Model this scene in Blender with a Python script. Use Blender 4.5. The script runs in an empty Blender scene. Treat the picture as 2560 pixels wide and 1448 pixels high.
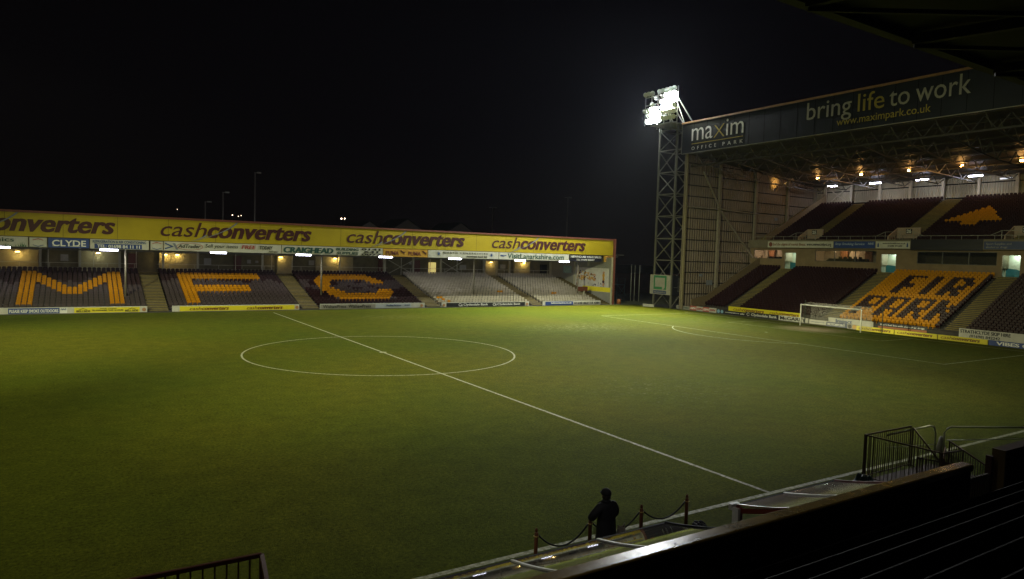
import bpy, bmesh, math, random
import numpy as np
from mathutils import Matrix, Vector, noise
random.seed(7); rng = np.random.default_rng(7)
sc = bpy.context.scene
COL = sc.collection
R = math.radians

# ------------------------------------------------------------------ camera
CAM = Vector((-18.671, -46.778, 7.327)); YAW, PIT, ROL = 0.563075, 0.0504373, 0.0306236
fw = Vector((math.sin(YAW)*math.cos(PIT), math.cos(YAW)*math.cos(PIT), -math.sin(PIT)))
rt0 = Vector((math.cos(YAW), -math.sin(YAW), 0)); up0 = rt0.cross(fw)
rt = rt0*math.cos(ROL) + up0*math.sin(ROL); up = up0*math.cos(ROL) - rt0*math.sin(ROL)
cd = bpy.data.cameras.new('camera'); cam = bpy.data.objects.new('camera', cd); COL.objects.link(cam)
cam.matrix_world = Matrix(((rt.x, up.x, -fw.x, CAM.x), (rt.y, up.y, -fw.y, CAM.y), (rt.z, up.z, -fw.z, CAM.z), (0, 0, 0, 1)))
cd.sensor_width = 36; cd.lens = 1724.456/2560*36; cd.clip_start = .05; cd.clip_end = 1500
sc.camera = cam

# ------------------------------------------------------------------ world: night sky
w = bpy.data.worlds.new('World'); sc.world = w; w.use_nodes = True
nt = w.node_tree; bg = nt.nodes['Background']
tc = nt.nodes.new('ShaderNodeTexCoord'); sp = nt.nodes.new('ShaderNodeSeparateXYZ'); rp = nt.nodes.new('ShaderNodeValToRGB')
nt.links.new(tc.outputs['Generated'], sp.inputs[0]); nt.links.new(sp.outputs['Z'], rp.inputs[0]); nt.links.new(rp.outputs[0], bg.inputs[0])
rp.color_ramp.elements[0].position = 0.0; rp.color_ramp.elements[0].color = (.0016, .0010, .0010, 1)
rp.color_ramp.elements[1].position = .55; rp.color_ramp.elements[1].color = (.0003, .0002, .0005, 1)
e = rp.color_ramp.elements.new(.15); e.color = (.0009, .0005, .0009, 1)
bg.inputs[1].default_value = 1.0
sc.view_settings.view_transform = 'Standard'; sc.view_settings.look = 'None'
sc.view_settings.exposure = 0; sc.view_settings.gamma = 1
sc.cycles.use_denoising = True
sc.cycles.max_bounces = 5; sc.cycles.diffuse_bounces = 2; sc.cycles.glossy_bounces = 3; sc.cycles.transmission_bounces = 3
sc.cycles.transparent_max_bounces = 12; sc.cycles.volume_bounces = 0; sc.cycles.caustics_reflective = False; sc.cycles.caustics_refractive = False
sc.cycles.sample_clamp_indirect = 4
sc.cycles.volume_step_rate = 4

# ------------------------------------------------------------------ lamps that light the ground
def spot(loc, aim, power, angle, blend=.6, color=(1, .97, .86), radius=.8):
    l = bpy.data.lights.new('floodlight_beam', 'SPOT'); l.energy = power; l.color = color
    l.spot_size = R(angle); l.spot_blend = blend; l.shadow_soft_size = radius
    o = bpy.data.objects.new('floodlight_beam', l); COL.objects.link(o)
    o.location = loc; o.rotation_euler = (Vector(aim)-Vector(loc)).to_track_quat('-Z', 'Y').to_euler()
    return o
KW = 1000.
# the lit lamps of the floodlight tower in the far right corner
for aim, p, an in (((40, 24, 0), 165, 66), ((32, 12, 0), 80, 66), ((16, 30, 0), 87, 52), ((80, -4, 14), 12, 66)):
    spot((55.2, 30.0, 30.5), aim, p*KW, an, 1, (.97, 1, .66))
# the towers of the other corners, outside the picture
for aim, p, an in (((0, 6, 0), 148, 40), ((41, 5, 0), 240, 12), ((52.5, -.5, 0), 130, 8)):
    spot((-62, 38, 31), aim, p*KW, an, 1, (1, .95, .54))
spot((62, -44, 31), (-8, -6, 0), 132*KW, 40, 1, (1, .97, .56))
for aim, p, an in (((24, 30, 0), 59, 66), ((24, 6, 0), 280, 30), ((-24, 12, 0), 240, 30), ((56, -30, 0), 43, 40), ((76, -4, 9), 75, 14)):
    spot((-62, -46, 31), aim, p*KW, an, 1, (.97, .97, .56))

# ------------------------------------------------------------------ materials
MATS = {}
def mat(name, col, rough=.7, metal=0, spec=.5, var=.0, vscale=3., bump=0., bscale=20., emit=None, es=0, alpha=1, col2=None, coord='Object'):
    if name in MATS: return MATS[name]
    m = bpy.data.materials.new(name); m.use_nodes = True; n = m.node_tree; b = n.nodes['Principled BSDF']
    b.inputs['Base Color'].default_value = (*col, 1); b.inputs['Roughness'].default_value = rough
    b.inputs['Metallic'].default_value = metal; b.inputs['Specular IOR Level'].default_value = spec
    if alpha < 1: b.inputs['Alpha'].default_value = alpha
    if emit: b.inputs['Emission Color'].default_value = (*emit, 1); b.inputs['Emission Strength'].default_value = es
    if var or col2 or bump:
        t = n.nodes.new('ShaderNodeTexCoord')
    if var or col2:
        ns = n.nodes.new('ShaderNodeTexNoise'); ns.inputs['Scale'].default_value = vscale; ns.inputs['Detail'].default_value = 6; ns.inputs['Roughness'].default_value = .65
        n.links.new(t.outputs[coord], ns.inputs['Vector'])
        r = n.nodes.new('ShaderNodeValToRGB'); n.links.new(ns.outputs[0], r.inputs[0]); n.links.new(r.outputs[0], b.inputs['Base Color'])
        c2 = col2 or tuple(c*(1-var) for c in col)
        r.color_ramp.elements[0].position = .35; r.color_ramp.elements[0].color = (*c2, 1)
        r.color_ramp.elements[1].position = .65; r.color_ramp.elements[1].color = (*col, 1)
    if bump:
        n2 = n.nodes.new('ShaderNodeTexNoise'); n2.inputs['Scale'].default_value = bscale; n2.inputs['Detail'].default_value = 4
        n.links.new(t.outputs[coord], n2.inputs['Vector'])
        bp = n.nodes.new('ShaderNodeBump'); bp.inputs['Strength'].default_value = bump; bp.inputs['Distance'].default_value = .02
        n.links.new(n2.outputs[0], bp.inputs['Height']); n.links.new(bp.outputs[0], b.inputs['Normal'])
    MATS[name] = m
    return m
def clad(name, col, axis, pitch=.3, var=.25):
    """profiled sheet cladding: ribs running vertically, repeated along one axis"""
    m = mat(name, col, .55, 0, .4, var, .35)
    n = m.node_tree; b = n.nodes['Principled BSDF']
    t = n.nodes.new('ShaderNodeTexCoord'); s = n.nodes.new('ShaderNodeSeparateXYZ'); n.links.new(t.outputs['Object'], s.inputs[0])
    mu = n.nodes.new('ShaderNodeMath'); mu.operation = 'MULTIPLY'; mu.inputs[1].default_value = 2*math.pi/pitch; n.links.new(s.outputs['XYZ'.index(axis)], mu.inputs[0])
    si = n.nodes.new('ShaderNodeMath'); si.operation = 'SINE'; n.links.new(mu.outputs[0], si.inputs[0])
    bp = n.nodes.new('ShaderNodeBump'); bp.inputs['Strength'].default_value = .9; bp.inputs['Distance'].default_value = .05
    n.links.new(si.outputs[0], bp.inputs['Height']); n.links.new(bp.outputs[0], b.inputs['Normal'])
    return m

M = dict(
 concrete=mat('concrete', (.16, .15, .13), .85, var=.45, vscale=1.5, bump=.3),
 concrete_dark=mat('dark_concrete', (.055, .05, .045), .85, var=.4, vscale=2, bump=.3),
 step=mat('step_concrete', (.085, .072, .045), .85, var=.35, vscale=2),
 nosing=mat('yellow_nosing', (.27, .20, .03), .7, var=.35, vscale=6),
 block=mat('painted_blockwork', (.19, .165, .12), .8, var=.3, vscale=.9, bump=.2),
 block_dark=mat('dark_blockwork', (.17, .15, .085), .8, var=.4, vscale=.7),
 cream=mat('cream_paint', (.42, .39, .31), .6, var=.25, vscale=1.2),
 steel=mat('galvanised_steel', (.34, .34, .31), .45, .3, var=.3, vscale=2),
 steel_dark=mat('dull_steel', (.15, .145, .13), .5, .3, var=.4, vscale=2),
 post_cream=mat('cream_post', (.46, .44, .33), .5, var=.2, vscale=2),
 roof_under=mat('roof_sheet', (.10, .095, .08), .7, var=.4, vscale=.6),
 red_trim=mat('red_trim', (.20, .06, .035), .5, var=.2, vscale=2),
 bronze=mat('copper_trim', (.42, .22, .10), .5, var=.3, vscale=2),
 yellow_sign=mat('yellow_sign', (.45, .34, .003), .5, var=.16, vscale=.35),
 yellow_bright=mat('yellow_board', (.72, .62, .02), .5, var=.1, vscale=2),
 maroon_ink=mat('maroon_lettering', (.055, .008, .010), .5),
 maroon_board_ink=mat('brown_lettering', (.16, .05, .01), .5),
 navy=mat('navy_panel', (.016, .020, .030), .45, var=.3, vscale=.3),
 white_ink=mat('white_lettering', (.75, .75, .75), .4),
 gold_ink=mat('gold_lettering', (.42, .33, .06), .4),
 white_panel=mat('white_panel', (.55, .54, .50), .5, var=.18, vscale=1.5),
 grey_panel=mat('grey_panel', (.33, .32, .29), .5, var=.2, vscale=1.5),
 blue=mat('blue_panel', (.025, .06, .26), .5, var=.15, vscale=2),
 blue_dim=mat('slate_blue_panel', (.05, .07, .17), .5, var=.2, vscale=2),
 black_panel=mat('black_panel', (.012, .013, .022), .4),
 green_ink=mat('dark_green_lettering', (.02, .075, .07), .5),
 blue_ink=mat('blue_lettering', (.03, .07, .22), .5),
 red_ink=mat('red_lettering', (.32, .03, .03), .5),
 black_ink=mat('black_lettering', (.012, .014, .02), .5),
 amber_panel=mat('amber_panel', (.55, .30, .03), .5, var=.15, vscale=2),
 green_panel=mat('green_panel', (.02, .16, .07), .5),
 swoosh=mat('grey_blue_streak', (.18, .20, .26), .5),
 seat_amber=mat('amber_plastic', (.53, .225, .002), .5, spec=.15, var=.18, vscale=2.3),
 seat_maroon=mat('maroon_plastic', (.024, .006, .008), .5, spec=.25, var=.3, vscale=1.5),
 seat_grey=mat('faded_maroon_plastic', (.070, .050, .052), .5, spec=.3, var=.35, vscale=2),
 seat_white=mat('off_white_plastic', (.42, .38, .29), .5, spec=.2, var=.2, vscale=1.2),
 black=mat('black_paint', (.008, .008, .010), .8, spec=.1),
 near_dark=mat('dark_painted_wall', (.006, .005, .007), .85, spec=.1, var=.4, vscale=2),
 coping=mat('glossy_ochre_coping', (.17, .115, .022), .17, var=.5, vscale=1.3, bump=.10, bscale=6),
 maroon_paint=mat('maroon_paint', (.16, .025, .015), .4, var=.3, vscale=3),
 white_paint=mat('white_paint', (.7, .7, .66), .45, var=.12, vscale=3),
 tube=mat('lit_tube', (.9, .9, 1), emit=(.80, .80, 1), es=22),
 bulb=mat('lit_floodlight_glass', (.9, .9, 1), emit=(.95, .98, .97), es=1500),
 sodium=mat('lit_sodium_lamp', (1, .8, .5), emit=(1, .50, .13), es=60),
 warm=mat('warm_lamp', (1, .8, .4), emit=(1, .68, .22), es=9),
 far_lamp=mat('far_street_light', (1, .9, .8), emit=(1, .74, .5), es=9),
 lamp_glass=mat('unlit_lamp_glass', (.5, .52, .55), .15, .6),
 teal=mat('teal_wall_paint', (.02, .13, .17), .5),
 room=mat('cream_room_wall', (.55, .48, .36), .7),
 glass=mat('dark_window_glass', (.02, .025, .03), .08, alpha=.35),
 net=mat('net_cord', (.55, .53, .50), .7),
)
def rope_mat(): return mat('black_rope', (.006, .007, .006), .7)

# grass
def grass():
    m = bpy.data.materials.new('pitch_grass'); m.use_nodes = True; n = m.node_tree; b = n.nodes['Principled BSDF']; L = n.links
    b.inputs['Roughness'].default_value = .9; b.inputs['Specular IOR Level'].default_value = .04
    t = n.nodes.new('ShaderNodeTexCoord')
    def ns(scale, det=4, ro=.6, vec=None):
        x = n.nodes.new('ShaderNodeTexNoise'); x.inputs['Scale'].default_value = scale; x.inputs['Detail'].default_value = det; x.inputs['Roughness'].default_value = ro
        L.new(vec or t.outputs['Object'], x.inputs['Vector']); return x
    def ramp(src, a, ca, c, cc):
        r = n.nodes.new('ShaderNodeValToRGB'); L.new(src, r.inputs[0]); r.color_ramp.elements[0].position = a; r.color_ramp.elements[0].color = (*ca, 1)
        r.color_ramp.elements[1].position = c; r.color_ramp.elements[1].color = (*cc, 1); return r
    big = ramp(ns(.045, 3).outputs[0], .38, (.064, .084, .0045), .62, (.088, .092, .0055))
    mid = ramp(ns(1.1, 8, .72).outputs[0], .33, (.78, .78, .78), .68, (1.18, 1.18, 1.18))
    fine = ramp(ns(9, 8, .85).outputs[0], .32, (.22, .24, .22), .70, (1.85, 1.8, 1.85))
    def mul(a, c):
        x = n.nodes.new('ShaderNodeMixRGB'); x.blend_type = 'MULTIPLY'; x.inputs[0].default_value = 1; L.new(a, x.inputs[1]); L.new(c, x.inputs[2]); return x.outputs[0]
    c = mul(mul(big.outputs[0], mid.outputs[0]), fine.outputs[0])
    # worn sandy patches, each with a place of its own, broken up by noise
    def patch(c, cx, cy, rx, ry, colr, lo, hi, nsc, amt):
        mp = n.nodes.new('ShaderNodeMapping'); mp.vector_type = 'POINT'
        mp.inputs['Location'].default_value = (-cx/rx, -cy/ry, 0); mp.inputs['Scale'].default_value = (1/rx, 1/ry, 0); L.new(t.outputs['Object'], mp.inputs[0])
        ln = n.nodes.new('ShaderNodeVectorMath'); ln.operation = 'LENGTH'; L.new(mp.outputs[0], ln.inputs[0])
        inv = n.nodes.new('ShaderNodeMapRange'); inv.inputs[1].default_value = 1; inv.inputs[2].default_value = 0.2; inv.inputs[3].default_value = 0; inv.inputs[4].default_value = 1; L.new(ln.outputs['Value'], inv.inputs[0])
        q = ns(nsc, 6, .75); rr = ramp(q.outputs[0], lo, (0, 0, 0), hi, (1, 1, 1))
        mm = n.nodes.new('ShaderNodeMath'); mm.operation = 'MULTIPLY'; L.new(inv.outputs[0], mm.inputs[0]); L.new(rr.outputs[0], mm.inputs[1])
        m2 = n.nodes.new('ShaderNodeMath'); m2.operation = 'MULTIPLY'; m2.inputs[1].default_value = amt; L.new(mm.outputs[0], m2.inputs[0])
        x = n.nodes.new('ShaderNodeMixRGB'); L.new(m2.outputs[0], x.inputs[0]); L.new(c, x.inputs[1]); x.inputs[2].default_value = (*colr, 1); return x.outputs[0]
    c = patch(c, 51.2, .5, 4.2, 4.5, (.33, .26, .15), .2, .5, 1.2, .95)
    c = patch(c, 25.5, 10.0, 8, 5, (.30, .31, .20), .51, .64, 2.2, .55)
    c = patch(c, 9, -18.5, 7, 6, (.28, .29, .17), .555, .66, 3.0, .5)
    c = patch(c, 11, 25, 5, 3, (.24, .26, .15), .52, .66, 2.0, .5)
    c = patch(c, 46, 10, 14, 16, (.10, .10, .035), .45, .6, 1.5, .6)
    L.new(c, b.inputs['Base Color'])
    bn = ns(22, 5, .8); bp = n.nodes.new('ShaderNodeBump'); bp.inputs['Strength'].default_value = .8; bp.inputs['Distance'].default_value = .05
    L.new(bn.outputs[0], bp.inputs['Height']); L.new(bp.outputs[0], b.inputs['Normal'])
    return m
M['grass'] = grass()
def line_mat():
    m = mat('pitch_line_paint', (.48, .48, .33), .8, col2=(.10, .12, .03), vscale=7)
    return m
M['line'] = line_mat()
def poly_mat():
    m = mat('polycarbonate_sheet', (.045, .042, .042), .03, 0, .9, alpha=.72, bump=.04, bscale=.6)
    return m
M['poly'] = poly_mat()

# ------------------------------------------------------------------ mesh helpers
ORG = {}
class MB:
    def __init__(s): s.v = []; s.f = []; s.mi = []
    def add(s, vs, fs, mi=0):
        k = len(s.v); s.v += [tuple(p) for p in vs]; s.f += [tuple(i+k for i in f) for f in fs]; s.mi += [mi]*len(fs)
    def box(s, x0, x1, y0, y1, z0, z1, mi=0):
        v = [(x, y, z) for z in (z0, z1) for y in (y0, y1) for x in (x0, x1)]
        s.add(v, [(0, 2, 3, 1), (4, 5, 7, 6), (0, 1, 5, 4), (2, 6, 7, 3), (0, 4, 6, 2), (1, 3, 7, 5)], mi); return s
    def bar(s, a, b, w, h=None, mi=0, n=4):
        a = Vector(a); b = Vector(b); d = (b-a); L = d.length
        if L < 1e-6: return s
        d /= L; ref = Vector((0, 0, 1)) if abs(d.z) < .95 else Vector((1, 0, 0))
        x = d.cross(ref).normalized(); y = x.cross(d); h = h or w; vs = []
        for p in (a, b):
            for i in range(n):
                t = 2*math.pi*(i+.5)/n; k = (1/math.cos(math.pi/n)) if n == 4 else 1
                vs.append(p + x*math.cos(t)*w/2*k + y*math.sin(t)*h/2*k)
        s.add(vs, [tuple(range(n))[::-1], tuple(range(n, 2*n))] + [(i, (i+1) % n, n+(i+1) % n, n+i) for i in range(n)], mi); return s
    def tube(s, pts, r, n=8, mi=0):
        vs = []; P = [Vector(p) for p in pts]
        for i, p in enumerate(P):
            d = (P[min(i+1, len(P)-1)]-P[max(i-1, 0)]).normalized(); ref = Vector((0, 0, 1)) if abs(d.z) < .95 else Vector((1, 0, 0))
            x = d.cross(ref).normalized(); y = x.cross(d)
            rr = r[i] if isinstance(r, (list, tuple)) else r
            vs += [p + x*math.cos(2*math.pi*k/n)*rr + y*math.sin(2*math.pi*k/n)*rr for k in range(n)]
        fs = [(i*n+k, i*n+(k+1) % n, (i+1)*n+(k+1) % n, (i+1)*n+k) for i in range(len(P)-1) for k in range(n)]
        fs += [tuple(range(n))[::-1], tuple(range((len(P)-1)*n, len(P)*n))]
        s.add(vs, fs, mi); return s
    def quad(s, a, b, c, d, mi=0): s.add([a, b, c, d], [(0, 1, 2, 3)], mi); return s
    def plate(s, o, r, u, pts, th, mi=0):
        """a flat outline (2D points in metres along r and u from o) given a thickness"""
        o, r, u = Vector(o), Vector(r).normalized(), Vector(u).normalized(); nn = r.cross(u); k = len(pts)
        a = [o+r*p[0]+u*p[1]+nn*th for p in pts]; b = [o+r*p[0]+u*p[1] for p in pts]
        s.add(a+b, [tuple(range(k)), tuple(range(k, 2*k))[::-1]] + [(k+i, k+(i+1) % k, (i+1) % k, i) for i in range(k)], mi); return s
    def build(s, name, m, parent=None, smooth=False):
        me = bpy.data.meshes.new(name); off = ORG.get(parent, Vector()) if parent else Vector()
        v = np.array(s.v, dtype=float).reshape(-1, 3)-np.array(off)
        me.from_pydata(v.tolist(), [], s.f); ms = m if isinstance(m, (list, tuple)) else [m]
        for q in ms: me.materials.append(q)
        if len(ms) > 1: me.polygons.foreach_set('material_index', s.mi)
        if smooth: me.polygons.foreach_set('use_smooth', [True]*len(s.f))
        me.update(); o = bpy.data.objects.new(name, me); COL.objects.link(o)
        if parent: o.parent = parent; ORG[o] = off
        return o
def tag(o, label=None, cat=None, group=None, kind=None):
    if label: o['label'] = label
    if cat: o['category'] = cat
    if group: o['group'] = group
    if kind: o['kind'] = kind
    return o
def thing(name, label, cat, loc, group=None):
    o = bpy.data.objects.new(name, None); COL.objects.link(o); o.location = loc; ORG[o] = Vector(loc); o.empty_display_size = .3
    return tag(o, label, cat, group)
def rebase(o, loc):
    """move a single-mesh thing's origin to its base"""
    o.data.transform(Matrix.Translation(-Vector(loc))); o.location = loc; return o
def copy_tree(o, parent=None):
    c = o.copy(); COL.objects.link(c); c.parent = parent
    for ch in o.children: copy_tree(ch, c)
    return c
def text_mesh(s, bold, shear, res=3):
    cu = bpy.data.curves.new('t', 'FONT'); cu.body = s; cu.size = 1; cu.offset = bold; cu.shear = shear; cu.resolution_u = res; cu.extrude = .01
    ob = bpy.data.objects.new('t', cu); COL.objects.link(ob); dg = bpy.context.evaluated_depsgraph_get(); dg.update()
    me = bpy.data.meshes.new_from_object(ob.evaluated_get(dg)); bpy.data.objects.remove(ob)
    v = np.empty(len(me.vertices)*3); me.vertices.foreach_get('co', v); v = v.reshape(-1, 3)
    fs = [tuple(p.vertices) for p in me.polygons]; bpy.data.meshes.remove(me); return v, fs
TC = {}
def put_text(mb, s, o, r, u, w, h, bold=.0, shear=0., mi=0, th=.02, full=False):
    """set the words in a box w x h whose lower left corner is o; h is the capital (or x+ascender) height"""
    b2 = min(bold, .018); key = (s, b2, shear)
    if key not in TC: TC[key] = text_mesh(s, b2, shear)
    v, fs = TC[key]
    x0, x1 = v[:, 0].min(), v[:, 0].max(); y0, y1 = (v[:, 1].min(), v[:, 1].max()) if full else (0, max(.3, v[:, 1].max()))
    r = np.array(Vector(r).normalized()); u = np.array(Vector(u).normalized()); nn = np.cross(r, u); o = np.array(o)
    X = (v[:, 0]-x0)/(x1-x0)*w; Y = (v[:, 1]-y0)/(y1-y0)*h; Z = (v[:, 2] > 0)*th
    B_ = o + X[:, None]*r + Y[:, None]*u + Z[:, None]*nn
    ex = (bold-b2)*w/(x1-x0)*1.3
    for k, dx in enumerate((-1, 0, 1) if ex > 0 else (0,)):       # heavy faces: strokes laid side by side
        mb.add((B_ + r*dx*ex + nn*.002*k).tolist(), fs, mi)
XP, YN, ZP = (1, 0, 0), (0, -1, 0), (0, 0, 1)
# ------------------------------------------------------------------ setting: ground
g = MB(); g.box(-400, 500, -300, 900, -1.2, -.06); tag(g.build('ground', M['concrete_dark']), kind='structure')
HX, HY = 53.61, 32.94
g = MB()
nx, ny = 60, 40
g.quad((-60, -35.3, 0), (56.4, -35.3, 0), (56.4, 35.4, 0), (-60, 35.4, 0)); tag(g.build('pitch', M['grass']), kind='structure')
g = MB(); g.box(-60, 75, -35.9, -35.302, -.05, -.01); tag(g.build('kerb_strip', M['concrete']), kind='structure')
g = MB(); g.box(-60, 90, -46, -35.902, -.055, -.015); tag(g.build('trackside_path', mat('trackside_tarmac', (.06, .055, .045), .8, var=.4, vscale=1.2)), kind='structure')
g = MB(); g.quad((56.402, -40, -.01), (64, -40, -.01), (64, 26, -.01), (56.402, 26, -.01)); g.quad((50, 35.402, -.012), (75, 35.402, -.012), (75, 44, -.012), (50, 44, -.012))
tag(g.build('cinder_track', mat('cinder_track', (.07, .075, .03), .9, var=.4, vscale=2)), kind='structure')
# markings
LW = .12; mk = MB(); Z0 = .006
def seg(x0, y0, x1, y1, w=LW):
    d = Vector((x1-x0, y1-y0, 0)); n_ = Vector((-d.y, d.x, 0)).normalized()*w/2; a = Vector((x0, y0, Z0)); b = Vector((x1, y1, Z0))
    mk.quad(a-n_, b-n_, b+n_, a+n_)
def arc(cx, cy, r, a0, a1, n=96, w=LW):
    for i in range(n):
        t0 = a0+(a1-a0)*i/n; t1 = a0+(a1-a0)*(i+1)/n
        mk.quad(*[(cx+q*math.cos(t), cy+q*math.sin(t), Z0) for q, t in ((r-w/2, t0), (r+w/2, t0), (r+w/2, t1), (r-w/2, t1))])
seg(0, -HY, 0, -9.45, .14); seg(0, -9.57, 0, 9.45, .14); seg(0, 9.57, 0, HY-.1, .14)
arc(0, 0, 9.51, 0, 2*math.pi, 160); arc(0, 0, .14, 0, 2*math.pi, 12, .26)
seg(-HX, -HY-.06, HX, -HY-.06, .17)
seg(HX, -HY+.1, HX, 22)
tag(mk.build('pitch_markings', M['line']), kind='structure'); mk = MB()
Lx = HX-16.5
seg(Lx+.06, -20.3, HX-.07, -20.3); seg(Lx, -20.3, Lx, 20.3); seg(Lx+.06, 20.3, HX-.07, 20.3)
Sx = HX-5.9
seg(Sx+.06, -9.3, HX-.07, -9.3, .1); seg(Sx, -9.3, Sx, 9.3, .1); seg(Sx+.06, 9.3, HX-.07, 9.3, .1)
aa = math.acos(5.5/9.6); arc(HX-11, 0, 9.6, math.pi-aa, math.pi+aa, 60)
arc(HX-11, 0, .1, 0, 2*math.pi, 10, .2)
tag(mk.build('pitch_markings', mat('worn_line_paint', (.33, .36, .19), .8, col2=(.07, .10, .015), vscale=5)), kind='structure')

# ------------------------------------------------------------------ far stand
FS = thing('grandstand', 'long low covered stand with yellow fascia across the far side of the pitch', 'grandstand', (10, 36.4, 0))
X0, X1 = -46., 52.2
NR, RD, RZ = 17, .76, .215
ry = lambda k: 37.15+RD*k
rz = lambda k: .03+RZ*k
AIS = [(-12.3, -10.2), (4.2, 6.25), (20.6, 22.7), (37.5, 39.4), (50.4, 52.2)]
mb = MB()
mb.box(X0, X1, 36.45, 37.15, -.02, .03)
for k in range(NR): mb.box(X0, X1, ry(k)+.001, ry(k+1), -.02, rz(k))
mb.box(X0, X1+3, ry(NR)+.001, 54, -.02, 3.68)
mb.build('terrace', M['concrete_dark'], FS)
def stair(parent, a0, a1, f0, f1, n, z0, z1, axis):
    """a flight between terrace rows: n steps climbing along +axis; steps and painted nosings"""
    s = MB(); e_ = MB()
    for i in range(n):
        p = f0+(f1-f0)*i/n; q = f0+(f1-f0)*(i+1)/n; z = z0+(z1-z0)*(i+1)/n
        if axis == 'y':
            s.box(a0+.02, a1-.02, p, q-.002, z0-.05, z); e_.box(a0+.05, a1-.05, p-.006, p+.07, z-.05, z+.006)
        else:
            s.box(p, q-.002, a0+.02, a1-.02, z0-.05, z); e_.box(p-.006, p+.07, a0+.05, a1-.05, z-.05, z+.006)
    o = s.build('stairway', M['step'], parent); e_.build('nosing', M['nosing'], o)
for a in AIS: stair(FS, a[0], a[1], 36.6, 50.1, 26, 0.035, 3.74, 'y')
# back wall with recesses and doorways, seen between rail and fascia
mb = MB(); mb.box(X0, 56, 53.6, 53.9, 3.68, 7.2); mb.build('back_wall', M['block_dark'], FS)
for a, b in ((-26.6, -22.6), (-18.6, -14.0), (-9.7, -5.3), (5.2, 7.2), (10.6, 16.2), (38.6, 41.5), (44.8, 48.0)): MB().box(a, b, 53.2, 53.59, 3.69, 6.2).build('kiosk_wall', mat('ochre_kiosk_wall', (.34, .30, .17), .7, var=.25, vscale=1.1), FS)
for a, b in ((-13.2, -12.2), (-.5, .4), (20.3, 21.4), (26.2, 27.2)): MB().box(a, b, 53.3, 53.595, 3.69, 6.0).build('door', mat('maroon_door', (.10, .02, .015), .5), FS)
mb = MB(); mb.box(28.8, 29.95, 53.3, 53.595, 3.69, 5.7); d_ = mb.build('lit_doorway', mat('lit_doorway', (.8, .7, .3), emit=(1, .78, .25), es=.55), FS)
for a, b in ((50.4, 51.6), (52.9, 54.3)): MB().box(a, b, 53.2, 53.595, 3.69, 5.75).build('door', M['black'], FS)
for x in (52.2, 54.6): MB().box(x-.12, x+.12, 53.0, 53.2, 3.69, 6.2).build('door_post', M['post_cream'], FS)
for a, b, z0, z1 in ((-20.4, -19.6, 4.9, 5.7), (-15.6, -14.6, 4.9, 5.75), (-4.3, -3.4, 4.7, 5.6), (1.2, 1.7, 5.0, 5.5), (2.3, 2.7, 5.1, 5.4), (9.7, 10.5, 4.9, 5.6), (25.4, 25.8, 5.3, 5.7), (34.4, 35.6, 4.6, 5.4), (42.1, 43.2, 4.9, 5.6)): MB().box(a, b, 53.54, 53.598, z0, z1).build('wall_poster', M['grey_panel'], FS)
# roof, columns, rails
mb = MB(); mb.add([(X0, 38.2, 7.72), (56.2, 38.2, 7.72), (56.2, 54.6, 6.75), (X0, 54.6, 6.75), (X0, 38.2, 7.86), (56.2, 38.2, 7.86), (56.2, 54.6, 6.9), (X0, 54.6, 6.9)],
  [(0, 1, 2, 3), (4, 7, 6, 5), (0, 4, 5, 1), (1, 5, 6, 2), (2, 6, 7, 3), (3, 7, 4, 0)])
mb.build('roof', M['roof_under'], FS)
mb = MB()
for x in np.arange(-44, 56, 5.5):
    mb.bar((x, 38.3, 7.55), (x, 53.5, 6.62), .14, .22)
    mb.bar((x, 40.5, 6.75), (x, 44.5, 7.15), .08); mb.bar((x, 40.5, 6.75), (x, 38.6, 7.45), .08)
mb.box(X0, 56, 53.1, 53.3, 6.2, 6.38); mb.box(X0, 56, 49.9, 50.05, 6.3, 6.42)
mb.build('roof_beam', M['steel_dark'], FS)
for x in (-36.0, -14.15, 7.65, 29.85, 48.75):
    mb = MB(); mb.tube([(x, 40.5, rz(4)), (x, 40.5, 7.4)], .11, 10); mb.build('pillar', mat('drab_pillar', (.22, .20, .14), .6, var=.3, vscale=1.5), FS, True)  # duller and darker than the other cream posts
for x in (-38.5, -30, -21.55, -17.0, -12.5, -9.6, -5.6, -.9, 3.75, 6.5, 20.2, 22.7, 27.5, 32.2, 36.95, 39.4, 50.45):
    mb = MB(); mb.box(x-.04, x+.04, 50.26, 50.34, 3.68, 6.3); mb.build('rail_post', M['post_cream'], FS)
for x in (-30.5, -22.4, -18.4, -14.2, -9.3, -5.2, 3.0, 13.9, 20.8, 25.6, 30.4, 38.4, 43.3):
    mb = MB(); mb.box(x-.13, x+.13, 52.3, 52.55, 3.68, 6.6); mb.build('column', M['post_cream'], FS)
for a, b in ((X0, -12.4), (-10.2, 4.1), (6.3, 20.5), (22.8, 37.4), (39.5, 50.3)):
    mb = MB(); mb.bar((a, 50.2, 4.78), (b, 50.2, 4.78), .06); mb.bar((a, 50.2, 4.25), (b, 50.2, 4.25), .03)
    for x in np.arange(a+1.4, b, 2.9): mb.bar((x, 50.2, 3.68), (x, 50.2, 4.78), .05)
    mb.build('handrail', M['post_cream'], FS)
for a, b in ((20.9, 24.9), (29.8, 33.5)):
    mb = MB(); mb.bar((a, 50.9, 5.95), (b, 50.9, 3.9), .08); mb.bar((a, 51.0, 3.9), (b, 51.0, 5.95), .08); mb.build('cross_brace', M['post_cream'], FS)
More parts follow.
